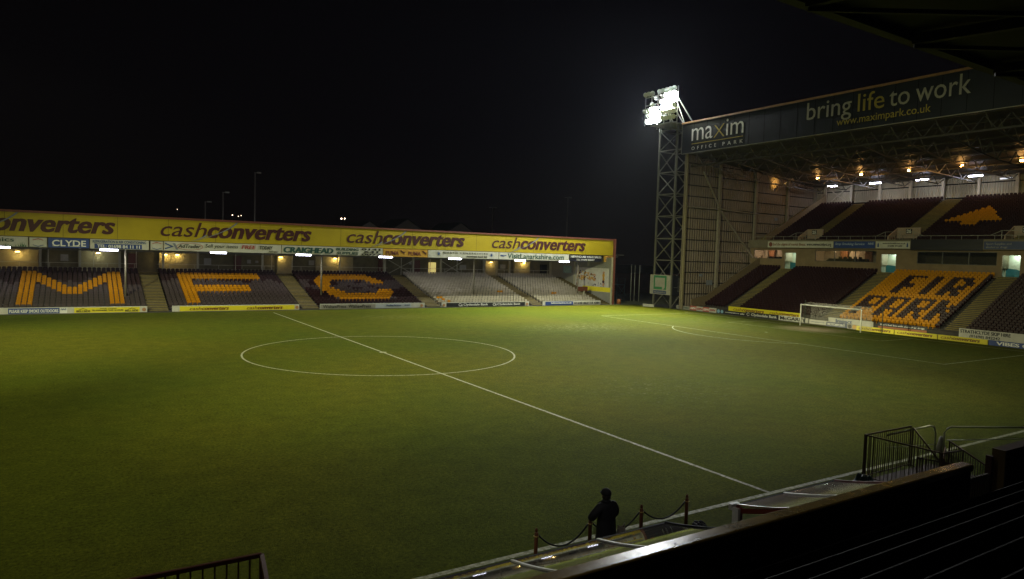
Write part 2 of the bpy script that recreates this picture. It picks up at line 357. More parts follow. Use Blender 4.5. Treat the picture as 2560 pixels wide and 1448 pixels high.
# right end wall with mural, red edge trim and gate
EX = 52.35
mb = MB(); mb.add([(EX, 36.4, -.02), (EX, 54, -.02), (EX, 54, 7.3), (EX, 36.4, 7.3), (EX+.15, 36.4, -.02), (EX+.15, 54, -.02), (EX+.15, 54, 7.3), (EX+.15, 36.4, 7.3)],
  [(0, 1, 2, 3), (4, 7, 6, 5), (0, 4, 5, 1), (3, 2, 6, 7), (0, 3, 7, 4), (1, 5, 6, 2)])
mb.build('end_wall', clad('grey_end_cladding', (.30, .30, .26), 'Y', .25), FS)
mb = MB(); mb.box(EX-.05, EX+.3, 36.1, 36.398, -.02, 10.25); mb.build('edge_trim', M['red_trim'], FS)
mb = MB(); mb.box(EX-.3, EX-.06, 36.2, 36.39, -.02, 7.4); mb.build('end_post', M['post_cream'], FS)
mb = MB(); mb.box(EX-.04, EX-.002, 47.0, 49.3, 4.5, 5.7); mb.build('wall_panel', mat('pale_teal_panel', (.25, .42, .42), .5, var=.4, vscale=4), FS)
mb = MB(); mb.box(EX-.25, EX-.01, 45.9, 46.05, 2.4, 6.9); mb.box(EX-.2, EX-.01, 42.2, 42.5, 5.9, 6.6); mb.build('pipe', M['post_cream'], FS)
# mural
mu = thing('mural', 'white mural of an amber and maroon crowd on the far stand end wall', 'mural', (EX-.03, 41.6, 2))
mb = MB(); mb.plate((EX-.05, 45.8, 2.0), (0, -1, 0), ZP, [(0, .5), (3.2, -.2), (8.7, -.2), (8.7, 3.6), (0, 3.6)], .03); mb.build('board', M['white_panel'], mu)
mb = MB()
def blob(mb, o, r, u, cx, cy, rx, ry_, th, mi, n=9):
    pts = [(cx+rx*math.cos(2*math.pi*i/n)*random.uniform(.75, 1.15), cy+ry_*math.sin(2*math.pi*i/n)*random.uniform(.75, 1.15)) for i in range(n)]
    mb.plate(o, r, u, pts, th, mi)
for i in range(70):
    t = random.random(); cx = .9+4.6*t; cy = 2.35-.35*t+random.uniform(-.75, .75)*(1-.3*t)
    blob(mb, (EX-.082, 45.8, 2.0), (0, -1, 0), ZP, cx, cy, random.uniform(.1, .28), random.uniform(.08, .22), .004+.0015*(i % 6), random.choice([0, 0, 1, 2]), 7)
for cx in (.7, 7.4):
    for cy, ry_, k in ((2.9, .2, 2), (2.45, .38, 0), (1.9, .35, 0), (1.45, .3, 1), (1.0, .28, 2)): blob(mb, (EX-.084, 45.8, 2.0), (0, -1, 0), ZP, cx, cy, .3, ry_, .012, k, 8)
for i in range(26): blob(mb, (EX-.084, 45.8, 2.0), (0, -1, 0), ZP, random.uniform(3.4, 7.8), random.uniform(.5, 1.3), .1, .12, .003+.001*(i % 5), random.choice([1, 3, 3]), 6)
for cx in (.35, .6): mb.plate((EX-.084, 45.8, 2.0), (0, -1, 0), ZP, [(cx, .2), (cx+.1, .2), (cx+.14, .9), (cx, 1.0)], .01, 1)
mb.build('figures', [M['amber_panel'], M['maroon_ink'], mat('mural_skin', (.45, .25, .15), .6), M['swoosh']], mu)
mb = MB(); mb.box(EX-.10, EX-.052, 36.5, 43.6, 1.85, 2.6); mb.build('yellow_band', M['yellow_bright'], mu)
st = thing('noticeboard', 'small maroon board on a pale post by the last stairs of the far stand', 'noticeboard', (49.6, 39.9, rz(3)))
mb = MB(); mb.tube([(49.6, 39.9, rz(3)), (49.6, 39.9, 2.0)], .09, 8); mb.build('post', M['post_cream'], st, True)
mb = MB(); mb.box(48.4, 50.3, 39.85, 39.95, 1.9, 2.6); mb.build('board', M['red_trim'], st)

# ---- signs on the far stand fascia
FY = 38.0
def sign(label, x0, x1, z0, z1, m, y=FY, th=.12, name='advertising_board', cat='sign', group=None, border=None):
    t = thing(name, label, cat, ((x0+x1)/2, y, z0), group)
    mb = MB(); mb.box(x0, x1, y, y+th, z0, z1); mb.build('board', m, t)
    if border is not None:
        b = MB()
        b.box(x0, x1, y-.02, y-.002, z1-.06, z1); b.box(x0, x1, y-.02, y-.002, z0, z0+.06); b.box(x0, x0+.06, y-.02, y-.002, z0+.061, z1-.061); b.box(x1-.06, x1, y-.02, y-.002, z0+.061, z1-.061); b.build('border', border, t)
    return t
def words(t, parts, m, y=FY, name='lettering'):
    """parts: (text, x, z, width, height, bold, shear)"""
    for p in parts:
        mb = MB(); put_text(mb, p[0], (p[1], y-.002, p[2]), XP, ZP, p[3], p[4], *(p[5:] if len(p) > 5 else ())); o = mb.build(name, m, t)
    return o
YS = sign('long yellow fascia sign with repeated maroon lettering along the far stand roof', X0, 53.8, 7.68, 10.06, M['yellow_sign'], name='fascia_sign')
mb = MB(); mb.box(X0, 53.9, FY-.08, FY+.3, 10.062, 10.28); mb.build('top_trim', M['red_trim'], YS)
mb = MB(); mb.box(53.802, 53.95, FY-.05, FY+.25, 7.6, 10.06); mb.build('end_trim', M['red_trim'], YS)
for x in np.arange(-44.2, 53, 4.86): MB().box(x-.02, x+.02, FY-.004, FY-.0005, 7.7, 10.05).build('panel_joint', mat('dull_joint', (.16, .12, .01), .7), YS)
CC = [(-31.6, -15.3), (-10.95, 5.55), (10.05, 26.8), (31.25, 48.05)]
for a, b in CC:
    wd = b-a; ca = a+wd*.292
    lt = words(YS, [('cash', a, 8.22, wd*.285, 1.62, .004, .28), ('converters', ca, 8.22, b-ca, 1.50, .035, .28)], M['maroon_ink'])
for a, b in CC:
    wd = b-a; mb = MB()
    for dx, s, zt in ((.36, 1.0, 2.3), (.24, .35, .9)):
        cx = a+wd*dx; P = []
        for i in range(9):
            t = i/8; P.append((cx+s*(-1.6*t**2*1.6+2.0*(1-t)), (zt if s == 1 else .75)*(1-t)+.05))
        W = [.02+.10*math.sin(math.pi*(1-i/8)*.6+.1) for i in range(9)]
        pts = [(p[0]-w_, p[1]) for p, w_ in zip(P, W)]+[(p[0]+w_, p[1]) for p, w_ in zip(P, W)][::-1]
        pts = [(x, min(z, 2.36)) for x, z in pts]
        mb.plate((0, FY-.026, 7.69), XP, ZP, pts[::-1] if False else pts, .006)
    mb.build('streak', M['swoosh'], YS)
PZ0, PZ1 = 6.62, 7.62
def P_(label, a, b, m, **k): return sign(label, a+.02, b-.02, PZ0, PZ1, m, **k)
t = P_('white garden supplies panel with green grass tufts, leftmost under the yellow fascia', -30.2, -22.85, M['white_panel'])
words(t, [('hydroponics', -29.0, 7.12, 5.0, .42, .012)], M['green_ink'])
mb = MB()
for i in range(26):
    x = -25.4+random.uniform(0, 2.4); h = random.uniform(.2, .55)*(.5+.5*(x+25.4)/2.4); mb.plate((x, FY-.006, 6.64), XP, ZP, [(0, 0), (.07, 0), (.07+random.uniform(-.15, .15), h)], .006)
mb.build('grass_tufts', M['green_panel'], t)
def emblem(t, a, b):
    mb = MB(); c = (a+b)/2
    for z, s, mi in ((7.3, 1, 0), (6.82, -1, 1)):
        mb.plate((c, FY-.014, z), XP, ZP, [(-.45, 0), (0, .14*s), (.45, 0), (.45, .06), (0, .14*s+.07), (-.45, .06)], .012, mi)
    mb.build('emblem', [M['red_ink'], M['blue_ink']], t)
for a, b, l in ((-22.8, -21.25, 'small white panel with an arched emblem, left of the blue CLYDE panel'), (-11.95, -10.65, 'small white panel with an arched emblem, left of the AdTrader panel')):
    t = P_(l, a, b, M['white_panel'], border=M['grey_panel']); emblem(t, a, b)
t = P_('blue panel with big white CLYDE lettering under the yellow fascia', -21.2, -17.6, M['blue'])
words(t, [('CLYDE', -20.85, 6.8, 2.95, .62, .02)], M['white_ink'])
mb = MB()
for x in (-20.8, -20.05, -19.3, -18.7): mb.box(x-.02, x+.28, FY-.016, FY-.002, 6.78, 6.82)
mb.build('serif', M['white_ink'], t)
t = P_('white and blue panel advertising refrigeration with a telephone number', -17.55, -12.05, M['white_panel'])
mb = MB(); mb.box(-17.15, -12.75, FY-.012, FY-.001, 6.66, 7.16); mb.build('blue_band', M['blue'], t)
words(t, [('REFRIGERATION & AIR CONDITIONING', -17.3, 7.25, 4.95, .28, .02)], M['blue_ink'])
words(t, [('TEL: 01698 84 11 11', -16.9, 6.74, 3.95, .34, .03)], M['white_ink'], y=FY-.014)
t = P_('long white AdTrader panel offering to sell items free', -10.6, 2.0, M['white_panel'])
mb = MB()
mb.plate((-10.5, FY-.014, 6.7), XP, ZP, [(0, .05), (.9, .38), (.0, .8), (.0, .65), (.55, .38), (0, .2)], .012, 0)
mb.plate((-10.5, FY-.014, 6.7), XP, ZP, [(.75, .75), (1.0, .75), (1.35, .05), (1.1, .05)], .012, 1)
mb.build('logo', [M['blue_ink'], M['swoosh']], t)
mb = MB(); mb.tube([(-8.0+1.35*math.cos(a), FY-.01, 7.13+.38*math.sin(a)) for a in np.linspace(0, 2*math.pi, 33)], .022, 5); mb.build('oval', M['red_ink'], t)
words(t, [('AdTrader', -9.2, 6.98, 2.3, .38, .02, .25), ('TODAY', -.5, 7.05, 1.5, .40, .025, .2)], M['black_ink'])
words(t, [('Sell your items', -6.4, 7.08, 3.5, .40, .004, .2)], M['black_ink'], name='slogan')
words(t, [('FREE', -2.5, 7.06, 1.6, .40, .03, .2)], M['red_ink'], name='red_word')
words(t, [('AdTrader', .55, 6.7, 1.1, .22, .01, .25)], M['black_ink'], name='small_logo')
t = P_('white panel with dark green CRAIGHEAD building supplies lettering', 2.05, 14.85, M['white_panel'])
words(t, [('CRAIGHEAD', 2.3, 6.78, 6.0, .66, .055, .12), ('BUILDING', 8.7, 7.2, 2.9, .32, .03, .1), ('SUPPLIES', 8.8, 6.72, 2.75, .32, .03, .1)], M['green_ink'])
words(t, [('0141', 12.0, 7.32, 2.5, .24, .03), ('641', 12.3, 7.0, 1.9, .24, .03), ('0077', 12.0, 6.68, 2.7, .24, .03)], M['black_ink'], name='telephone_number')
t = P_('amber panel with PUMA written twice under the yellow fascia', 14.9, 21.25, M['amber_panel'])
for a in (15.3, 18.45):
    words(t, [('PUMA', a, 6.82, 1.8, .50, .03)], M['red_trim'])
    mb = MB(); mb.plate((a+1.95, FY-.014, 6.8), XP, ZP, [(0, .62), (.18, .66), (.45, .48), (.62, .42), (.8, .5), (.72, .36), (.6, .3), (.62, .06), (.5, .28), (.34, .34), (.14, .5)], .012); mb.build('cat_emblem', M['maroon_ink'], t)
t = P_('white bank panel with spaced grey capitals, left of the VisitLanarkshire panel', 21.3, 32.4, M['white_panel'])
words(t, [('N O R T H   L A N A R K S H I R E', 23.6, 7.2, 7.0, .24, .0), ('municipal bank ltd.', 27.2, 6.78, 3.3, .25, .02, .2)], M['black_ink'])
mb = MB()
for cx in (22.9, 31.2):
    for i in range(8):
        a = i*math.pi/4; mb.plate((cx, FY-.012, 7.15), XP, ZP, [(.24*math.cos(a-.12), .24*math.sin(a-.12)), (.36*math.cos(a), .36*math.sin(a)), (.24*math.cos(a+.12), .24*math.sin(a+.12))], .008)
    mb.plate((cx, FY-.012, 7.15), XP, ZP, [(.17*math.cos(i*math.pi/6), .2*math.sin(i*math.pi/6)) for i in range(12)], .01)
mb.build('star_emblem', M['blue_ink'], t)
t = P_('white panel with large dark VisitLanarkshire.com lettering', 32.45, 45.0, M['white_panel'])
words(t, [('VisitLanarkshire.com', 33.9, 6.8, 10.1, .72, .012)], M['green_ink'])
mb = MB(); mb.plate((32.6, FY-.014, 7.05), XP, ZP, [(0, .12), (.3, .2), (.7, .14), (1.1, .22), (1.1, .1), (.6, -.02), (.2, .0)], .012); mb.build('wave_logo', M['blue_ink'], t)
t = P_('black panel with white van sales lettering at the right end of the far stand', 45.05, 51.5, M['black_panel'])
words(t, [('NEWHOUSE VANS SALES', 45.3, 7.18, 6.0, .32, .02), ('TEL: 01698 860407', 46.4, 6.74, 3.6, .26, .01)], M['white_ink'])
t = P_('amber club crest panel at the right end of the far stand fascia', 51.9, 53.75, M['amber_panel'])
mb = MB(); mb.tube([(52.8+.45*math.cos(a), FY-.01, 7.12+.36*math.sin(a)) for a in np.linspace(0, 2*math.pi, 21)], .05, 5); mb.plate((52.8, FY-.02, 7.12), XP, ZP, [(-.2, .18), (.2, .18), (.15, -.15), (0, -.26), (-.15, -.15)], .015); mb.build('crest', M['red_trim'], t)
# ---- strip lights under the fascia
def strip_light(name, label, c, d, L, group, m=None, h=.17):
    c = Vector(c); d = Vector(d).normalized(); t = thing(name, label, 'light', c+Vector((0, 0, .2)), group)
    mb = MB(); mb.bar(c-d*L/2+Vector((0, 0, .12)), c+d*L/2+Vector((0, 0, .12)), .22, .06); mb.bar(c+Vector((0, 0, .15)), c+Vector((0, 0, .75)), .03); mb.build('housing', M['steel'], t)
    mb = MB(); mb.tube([c-d*(L/2-.03), c+d*(L/2-.03)], h/2, 8); mb.build('tube', m or M['tube'], t, True)
    return t
SLN = ['hydroponics', 'refrigeration', 'AdTrader', 'CRAIGHEAD', 'PUMA', 'North Lanarkshire', 'VisitLanarkshire', 'van sales']
for nm, a, b in zip(SLN, (-26.2, -16.65, -5.65, 4.15, 14.9, 25.2, 36.1, 44.3), (-24.4, -14.9, -3.87, 6.0, 16.8, 27.15, 38.0, 46.2)):
    strip_light('strip_light', 'glowing white strip light under the %s panel of the far stand' % nm, ((a+b)/2, 39.5, 6.5), XP, b-a, 'strip lights under the far stand fascia')
    l = bpy.data.lights.new('strip_glow', 'AREA'); l.shape = 'RECTANGLE'; l.size = b-a; l.size_y = .2; l.energy = 150; l.color = (.95, .93, .95)
    o = bpy.data.objects.new('strip_glow', l); COL.objects.link(o); o.location = ((a+b)/2, 39.5, 6.38); o.rotation_euler = (R(12), 0, 0)
for i, (x, y, z, e_) in enumerate(((-24.6, 52.6, 5.95, 40), (-9.0, 53.0, 6.0, 30), (-7.6, 53.0, 6.0, 22), (5.6, 53.0, 6.0, 24), (13.4, 52.9, 6.0, 34), (40.0, 52.9, 6.0, 26), (46.6, 52.9, 6.0, 40), (-16.5, 52.4, 6.0, 20))):
    t = thing('wall_light', ['small warm lamp over the leftmost kiosk wall of the far stand', 'amber lamp over the kiosk behind the letter F, left one', 'amber lamp over the kiosk behind the letter F, right one', 'amber lamp in the passage between letters F and C', 'amber lamp over the wall behind the letter C', 'warm lamp in the passage between the two white seat blocks', 'warm lamp above the rail of the rightmost white seat block', 'pale lamp over the kiosk behind the letter M'][i], 'light', (x, y, z+.1), 'small wall lamps at the back of the far stand')
    mb = MB(); mb.box(x-.3, x+.3, y, y+.15, z+.0, z+.1); mb.build('bracket', M['steel_dark'], t)
    mb = MB(); mb.box(x-.22, x+.22, y+.02, y+.13, z-.09, z-.002); mb.build('lens', M['warm'], t)
    l = bpy.data.lights.new('wall_glow', 'POINT'); l.energy = e_*1.6; l.color = (1, .70, .22) if i not in (7,) else (.9, .95, .7); l.shadow_soft_size = .1
    o = bpy.data.objects.new('wall_glow', l); COL.objects.link(o); o.location = (x, y-.25, z-.2)

# ---- perimeter boards in front of the far stand
BY = 36.2
def board(label, x0, x1, m, y=BY, z0=.0, z1=.64, wh=True):
    t = thing('perimeter_board', label, 'sign', ((x0+x1)/2, y, z0), 'boards along the far touchline')
    mb = MB(); mb.box(x0, x1, y, y+.10, z0, z1); mb.build('board', M['white_panel'] if wh else m, t)
    return t
def face(t, a, b, m, y=BY, z0=.03, z1=.57, name='panel'):
    mb = MB(); mb.box(a, b, y-.014, y-.001, z0, z1); return mb.build(name, m, t)
def crest(t, x, y=BY, z=.28):
    mb = MB(); mb.plate((x, y-.014, z), XP, ZP, [(.19*math.cos(i*math.pi/7), .2*math.sin(i*math.pi/7)) for i in range(14)], .012); mb.build('crest', M['bronze'], t)
t = board('white board with blue no smoking message and yellow end, below the letter M', -34, -12.35, M['white_panel'])
face(t, -24.4, -20.2, M['blue']); face(t, -20.15, -19.55, M['white_ink'])
words(t, [('PLEASE KEEP SMOKE OUTDOORS', -24.3, .14, 4.0, .30, .03)], M['white_ink'], y=BY-.014)
words(t, [('NHS', -20.1, .34, .5, .18, .03, .2)], M['blue_ink'], y=BY-.014, name='small_lettering')
face(t, -18.95, -13.05, M['yellow_bright'], name='yellow_panel')
words(t, [('BELLSIDE', -18.75, .1, 1.2, .2, .03), ('BELLSIDE', -14.4, .1, 1.2, .2, .03), ('TEL: 01698 862862  TAXIS  24 HOURS', -17.4, .2, 2.8, .14, .03), ('AIRPORT  STATIONS', -16.7, .4, 1.5, .1, .01)], M['black_ink'], y=BY-.014, name='black_lettering')
mb = MB()
for x in (-18.6, -14.2): mb.plate((x, BY-.026, .34), XP, ZP, [(0, 0), (.42, .16), (.84, 0), (.72, 0), (.42, .1), (.12, 0)], .012)
mb.build('roof_emblem', M['black_ink'], t); crest(t, -12.65)
t = board('white board with yellow cashconverters face below the letter F', -9.95, 3.75, M['white_panel'])
face(t, -9.2, 3.2, M['yellow_bright'], name='yellow_panel'); crest(t, 3.48)
words(t, [('cash', -8.2, .13, 1.2, .36, .004, .25), ('converters', -6.95, .13, 2.8, .33, .035, .25), ('cash', -2.2, .13, 1.15, .36, .004, .25), ('converters', -1.0, .13, 2.8, .33, .035, .25)], M['maroon_board_ink'], y=BY-.014)
t = board('pale Wishaw Press board below the letter C', 6.25, 20.15, M['white_panel'])
face(t, 6.3, 13.3, M['grey_panel'], name='grey_panel'); face(t, 13.35, 18.2, mat('pale_blue_panel', (.42, .46, .52), .5), name='pale_panel'); crest(t, 19.7)
words(t, [('WishawPress', 6.6, .13, 2.9, .38, .01), ('WishawPress', 9.8, .13, 2.9, .38, .01)], M['black_ink'], y=BY-.014)
words(t, [('Roofing Services', 14.8, .28, 2.0, .2, .01), ('01698', 17.3, .3, .7, .14, .02)], M['blue_ink'], y=BY-.014, name='blue_lettering')
t = board('black Clydesdale Bank board below the left block of white seats', 22.65, 36.7, M['white_panel'])
face(t, 23.35, 36.0, M['black_panel'], name='black_panel'); crest(t, 22.98); crest(t, 36.35)
def bank(t, x, w_, y):
    words(t, [('Clydesdale Bank', x+.75, .17, w_-.75, .30, .004)], M['white_ink'], y=y)
    mb = MB(); mb.tube([(x+.22+.2*math.cos(a), y-.012, .3+.17*math.sin(a)) for a in np.linspace(.5, 6.0, 17)], .03, 5); mb.tube([(x+.5+.1*math.cos(a), y-.012, .26+.1*math.sin(a)) for a in np.linspace(0, 6.28, 13)], .025, 5); mb.build('logo', M['white_ink'], t)
bank(t, 25.2, 4.6, BY-.014); bank(t, 30.6, 4.6, BY-.014)
t = board('blue and white autos board below the right block of white seats', 39.1, 50.0, M['white_panel'])
face(t, 39.6, 44.7, M['blue'], name='blue_panel')
words(t, [('belmontautos.co.uk', 40.6, .26, 3.8, .22, .02)], M['white_ink'], y=BY-.014)
words(t, [('01698 862118', 44.9, .16, 3.6, .3, .03), ('4384', 48.7, .16, 1.1, .3, .03)], M['black_ink'], y=BY-.014, name='telephone_number')

# ------------------------------------------------------------------ seats
def rounded(w_, z0, z1, c):
    return [(-w_, z0), (w_, z0), (w_, z1-c), (w_-c, z1), (-w_+c, z1), (-w_, z1-c)]
def seat_mesh():
    """a tip-up seat with its pan folded up; looks along -y, back edge at y=0.3"""
    s = MB(); W = .20
    def slab(pts, yf, th, lean):
        k = len(pts); a = [(x, yf+(z-.4)*lean, z) for x, z in pts]; b = [(x*.96, yf+th+(z-.4)*lean, z) for x, z in pts]
        s.add(a+b, [tuple(range(k)), tuple(range(k, 2*k))[::-1]]+[(k+i, k+(i+1) % k, (i+1) % k, i) for i in range(k)])
    slab(rounded(W, .60, .80, .075), .16, .05, .10)
    slab(rounded(W-.02, .34, .56, .03), .19, .06, -.45)
    s.box(-.03, .03, .20, .28, 0, .40); s.box(-.19, .19, .215, .235, .50, .60)
    return np.array(s.v), s.f
SV, SF = seat_mesh()
SEATS = []   # (pos, facing, colour, label)
FACE_Y = np.array([[1, 0, 0], [0, 1, 0], [0, 0, 1]])              # looks along -y
FACE_X = np.array([[0, 1, 0], [-1, 0, 0], [0, 0, 1]])             # row vectors: local -y -> world -x
ORD = lambda n: '%d%s' % (n, 'th' if 10 < n % 100 < 14 else {1: 'st', 2: 'nd', 3: 'rd'}.get(n % 10, 'th'))
P = .485
def fill_far(x0, x1, fn, desc, anchor='l'):
    n = int((x1-x0)/P+.02); off = x0+P/2 if anchor == 'l' else x1-n*P+P/2
    for c in range(n):
        x = off+c*P
        for r in range(NR):              # r = 0 top row
            k = NR-1-r; cc = fn(r, c, n)
            if cc is None: continue
            SEATS.append(((x, ry(k)+.36, rz(k)), 0, cc, desc % (COLN[cc], ORD(k+1), ORD(n-c if anchor == 'r' else c+1))))
COLN = {'a': 'amber', 'm': 'dark maroon', 'g': 'faded grey', 'w': 'off-white'}
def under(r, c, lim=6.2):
    return 'm' if r+noise.noise(Vector((c*.35, r*.2, 3)))*2.2 < lim else 'g'  # upper rows stay dark maroon, standing in for shade from the roof edge
MROW = {}
for c in range(20):
    if c < 3 or c > 16: MROW[c] = (2, 15)
    else:
        k = min(c-3, 16-c); MROW[c] = (3+k, 6+k) if k < 6 else (9, 11)
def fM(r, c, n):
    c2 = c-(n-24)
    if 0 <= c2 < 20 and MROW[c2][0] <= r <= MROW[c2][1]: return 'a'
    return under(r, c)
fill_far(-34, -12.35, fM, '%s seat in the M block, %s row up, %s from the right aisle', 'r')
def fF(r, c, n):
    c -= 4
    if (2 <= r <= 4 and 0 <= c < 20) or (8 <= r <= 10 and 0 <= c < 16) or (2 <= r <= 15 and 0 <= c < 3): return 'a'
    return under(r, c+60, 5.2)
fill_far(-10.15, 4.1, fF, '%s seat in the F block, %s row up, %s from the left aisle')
CR = {2: [(3, 16)], 3: [(2, 17)], 4: [(1, 18)], 5: [(0, 4), (15, 19)], 6: [(0, 3), (16, 19)], 7: [(0, 3)], 8: [(0, 2)], 9: [(0, 3)], 10: [(0, 4), (16, 19)], 11: [(1, 5), (15, 19)], 12: [(1, 18)], 13: [(2, 17)], 14: [(3, 16)]}
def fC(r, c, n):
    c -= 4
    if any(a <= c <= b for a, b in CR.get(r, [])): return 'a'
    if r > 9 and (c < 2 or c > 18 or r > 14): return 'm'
    return 'm' if r < 5 else ('g' if noise.noise(Vector((c*.3, r*.5, 9))) > -.22 else 'm')  # top rows coloured dark for the roof shade, the rest mixed at random
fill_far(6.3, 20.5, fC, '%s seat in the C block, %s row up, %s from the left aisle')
fill_far(22.8, 37.4, lambda r, c, n: 'a' if (r, c) in ((14, 1), (14, 2), (15, 2), (16, 3), (11, 24), (11, 25)) else 'w', '%s seat in the left white block, %s row up, %s from the left aisle')
fill_far(39.5, 50.3, lambda r, c, n: 'a' if (r, c) in ((12, 9), (12, 10)) else 'w', '%s seat in the right white block, %s row up, %s from the left aisle')
# goal stand tiers
GL = dict(n=25, x0=60.0, d=.495, z0=.48, dz=.2375)
GU = dict(n=25, x0=73.4, d=.53, z0=10.3, dz=.27)
def fill_goal(T, y0, y1, fn, desc, anchor='l'):
    n = int((y0-y1)/P+.02)
    for c in range(n):
        y = y0-P/2-c*P
        for k in range(T['n']):
            cc = fn(T['n']-1-k, c, n)
            if cc is None: continue
            SEATS.append(((T['x0']+T['d']*k+.28, y, T['z0']+T['dz']*k), 1, cc, desc % (COLN[cc], ORD(k+1), ORD(c+1))))
LOWER_ST = [(24.7, 26.5), (18.2, 20.5), (3.15, 5.25), (-11.05, -8.95)]
UPPER_ST = [(24.1, 26.5), (15.9, 18.1), (1.8, 4.5), (-11.6, -9.3)]
mm = lambda r, c, n: 'm'
fill_goal(GL, 24.6, 20.55, mm, '%s seat in the corner block behind the goal, %s row up, %s from the wall')
fill_goal(GL, 18.15, 5.3, mm, '%s seat left of FIR PARK, %s row up, %s from the left')
FIR = [".....XXXXX..XX..XXXXX....", ".....XX.....XX..XX.XX....", ".....XX.....XX..XX..XX...", ".....XX.....XX..XX..XX...", ".....XXXX...XX..XX.XX....",
       ".....XXXX...XX..XXXXX....", ".....XX.....XX..XXXX.....", ".....XX.....XX..XX.XX....", ".....XX.....XX..XX.XX...."]
PARK = [".XXXXX.XXXXX.XXXXX.XX..XX", ".XX..X.XX..X.XX..X.XX..XX", ".XX..X.XX..X.XX..X.XX.XX.", ".XX..X.XX..X.XX..X.XXXX..", ".XXXXX.XX..X.XXXXX.XXX...", ".XXXX..XXXXX.XXXX..XXXX..",
        ".XX....XX..X.XX.X..XX.XX.", ".XX....XX..X.XX.XX.XX.XX.", ".XX....XX..X.XX..X.XX..XX"]
def fFP(r, c, n):
    s = None
    if 3 <= r < 12: s = FIR[r-3]
    elif 14 <= r < 23: s = PARK[r-14]
    if c == n-1 and r > 0: return 'm'
    return 'm' if s and c < len(s) and s[c] == 'X' else 'a'
fill_goal(GL, 3.1, -8.93, fFP, '%s seat in the FIR PARK block, %s row up, %s from the left')
fill_goal(GL, -11.1, -24, mm, '%s seat right of FIR PARK, %s row up, %s from the stairs')
fill_goal(GU, 24.0, 18.15, mm, '%s seat %s %s')
fill_goal(GU, 15.85, 4.55, mm, '%s seat %s %s')
TRI = {0: (7, 7), 1: (6, 8), 2: (5, 9), 3: (4, 10), 4: (3, 10), 5: (2, 11), 6: (1, 12), 7: (0, 13), 8: (5, 8), 9: (5, 8)}
def fTri(r, c, n):
    a = TRI.get(r-TR0); return 'a' if a and a[0] <= c-TC0 <= a[1] else 'm'
TR0, TC0 = 7, 2
fill_goal(GU, 1.75, -9.25, fTri, '%s seat %s %s')
fill_goal(GU, -11.65, -24, mm, '%s seat %s %s')
# the seats that show largest become things of their own, all others one mass
def inview(p):
    d = Vector(p)-CAM; z = d.dot(fw)
    return z > 0 and abs(d.dot(rt)/z) < 1280/1724.5 and abs(d.dot(up)/z) < 724/1724.5
def hid(s):
    return (s[1] == 0 and s[0][1] < 37.6 and -99 < s[0][0] < 50)
cand = sorted([i for i, s in enumerate(SEATS) if inview(s[0]) and not hid(s)], key=lambda i: (Vector(SEATS[i][0])-CAM).length)
pick = set(cand[:300])
CM = {'a': M['seat_amber'], 'm': M['seat_maroon'], 'g': M['seat_grey'], 'w': M['seat_white']}
base = {}
for i in sorted(pick):
    p, f, cc, lab = SEATS[i]
    if cc not in base:
        me = bpy.data.meshes.new('stadium_seat'); me.from_pydata(SV.tolist(), [], SF); me.materials.append(CM[cc]); me.update(); base[cc] = me
    o = bpy.data.objects.new('stadium_seat', base[cc]); COL.objects.link(o); o.location = p; o.rotation_euler = (0, 0, -math.pi/2 if f else 0)
    tag(o, lab, 'seat', 'tip-up seats in the stands')
rest = [s for i, s in enumerate(SEATS) if i not in pick]
FXR = np.array([[0, -1, 0], [1, 0, 0], [0, 0, 1]])    # rotation by -90 degrees about z, applied as v @ FXR
V = []; nV = len(SV)
for p, f, cc, lab in rest:
    j = np.array([random.uniform(-.014, .014), random.uniform(-.02, .02), random.uniform(-.012, .012)])
    V.append((SV @ (FXR if f else FACE_Y))+np.array(p)+j)
V = np.concatenate(V); Fr = []; mi = []
order = 'amgw'
for i, s in enumerate(rest):
    k = i*nV; Fr += [tuple(q+k for q in f) for f in SF]; mi += [order.index(s[2])]*len(SF)
me = bpy.data.meshes.new('stadium_seats'); me.from_pydata(V.tolist(), [], Fr)
for c in order: me.materials.append(CM[c])
me.polygons.foreach_set('material_index', mi); me.update()
o = bpy.data.objects.new('stadium_seats', me); COL.objects.link(o); tag(o, 'thousands of further maroon, amber and white seats filling both stands', 'seats', kind='stuff')

# ------------------------------------------------------------------ stand behind the goal
GS = thing('grandstand', 'tall two-tier covered stand behind the goal on the right', 'grandstand', (60, 8, 0))
GYL, GYR = 26.6, -30.
def tier(T, y0, y1, zb, m=M['concrete_dark']):
    mb = MB()
    for k in range(T['n']): mb.box(T['x0']+T['d']*k+.001, T['x0']+T['d']*(k+1), y0, y1, zb, T['z0']+T['dz']*k)
    return mb
tier(GL, GYR, GYL-.02, -.02).build('lower_terrace', M['concrete_dark'], GS)
tier(GU, GYR, GYL-.02, 9.62).build('upper_terrace', M['concrete_dark'], GS)
mb = MB(); mb.box(86.66, 88.6, GYR, GYL-.02, 9.6, 17.05); mb.build('back_walkway', M['concrete'], GS)
for a, b in LOWER_ST: stair(GS, a, b, 59.8, 72.35, 34, .2, 6.5, 'x')
for a, b in UPPER_ST: stair(GS, a, b, 73.3 if a < 0 or a > 20 else 75.6, 86.6, 34 if a < 0 or a > 20 else 28, 10.25 if a < 0 or a > 20 else 11.5, 17.0, 'x')
mb = MB(); mb.box(59.4, 59.98, GYR, GYL-.02, -.02, .62); mb.build('front_wall', M['concrete_dark'], GS)
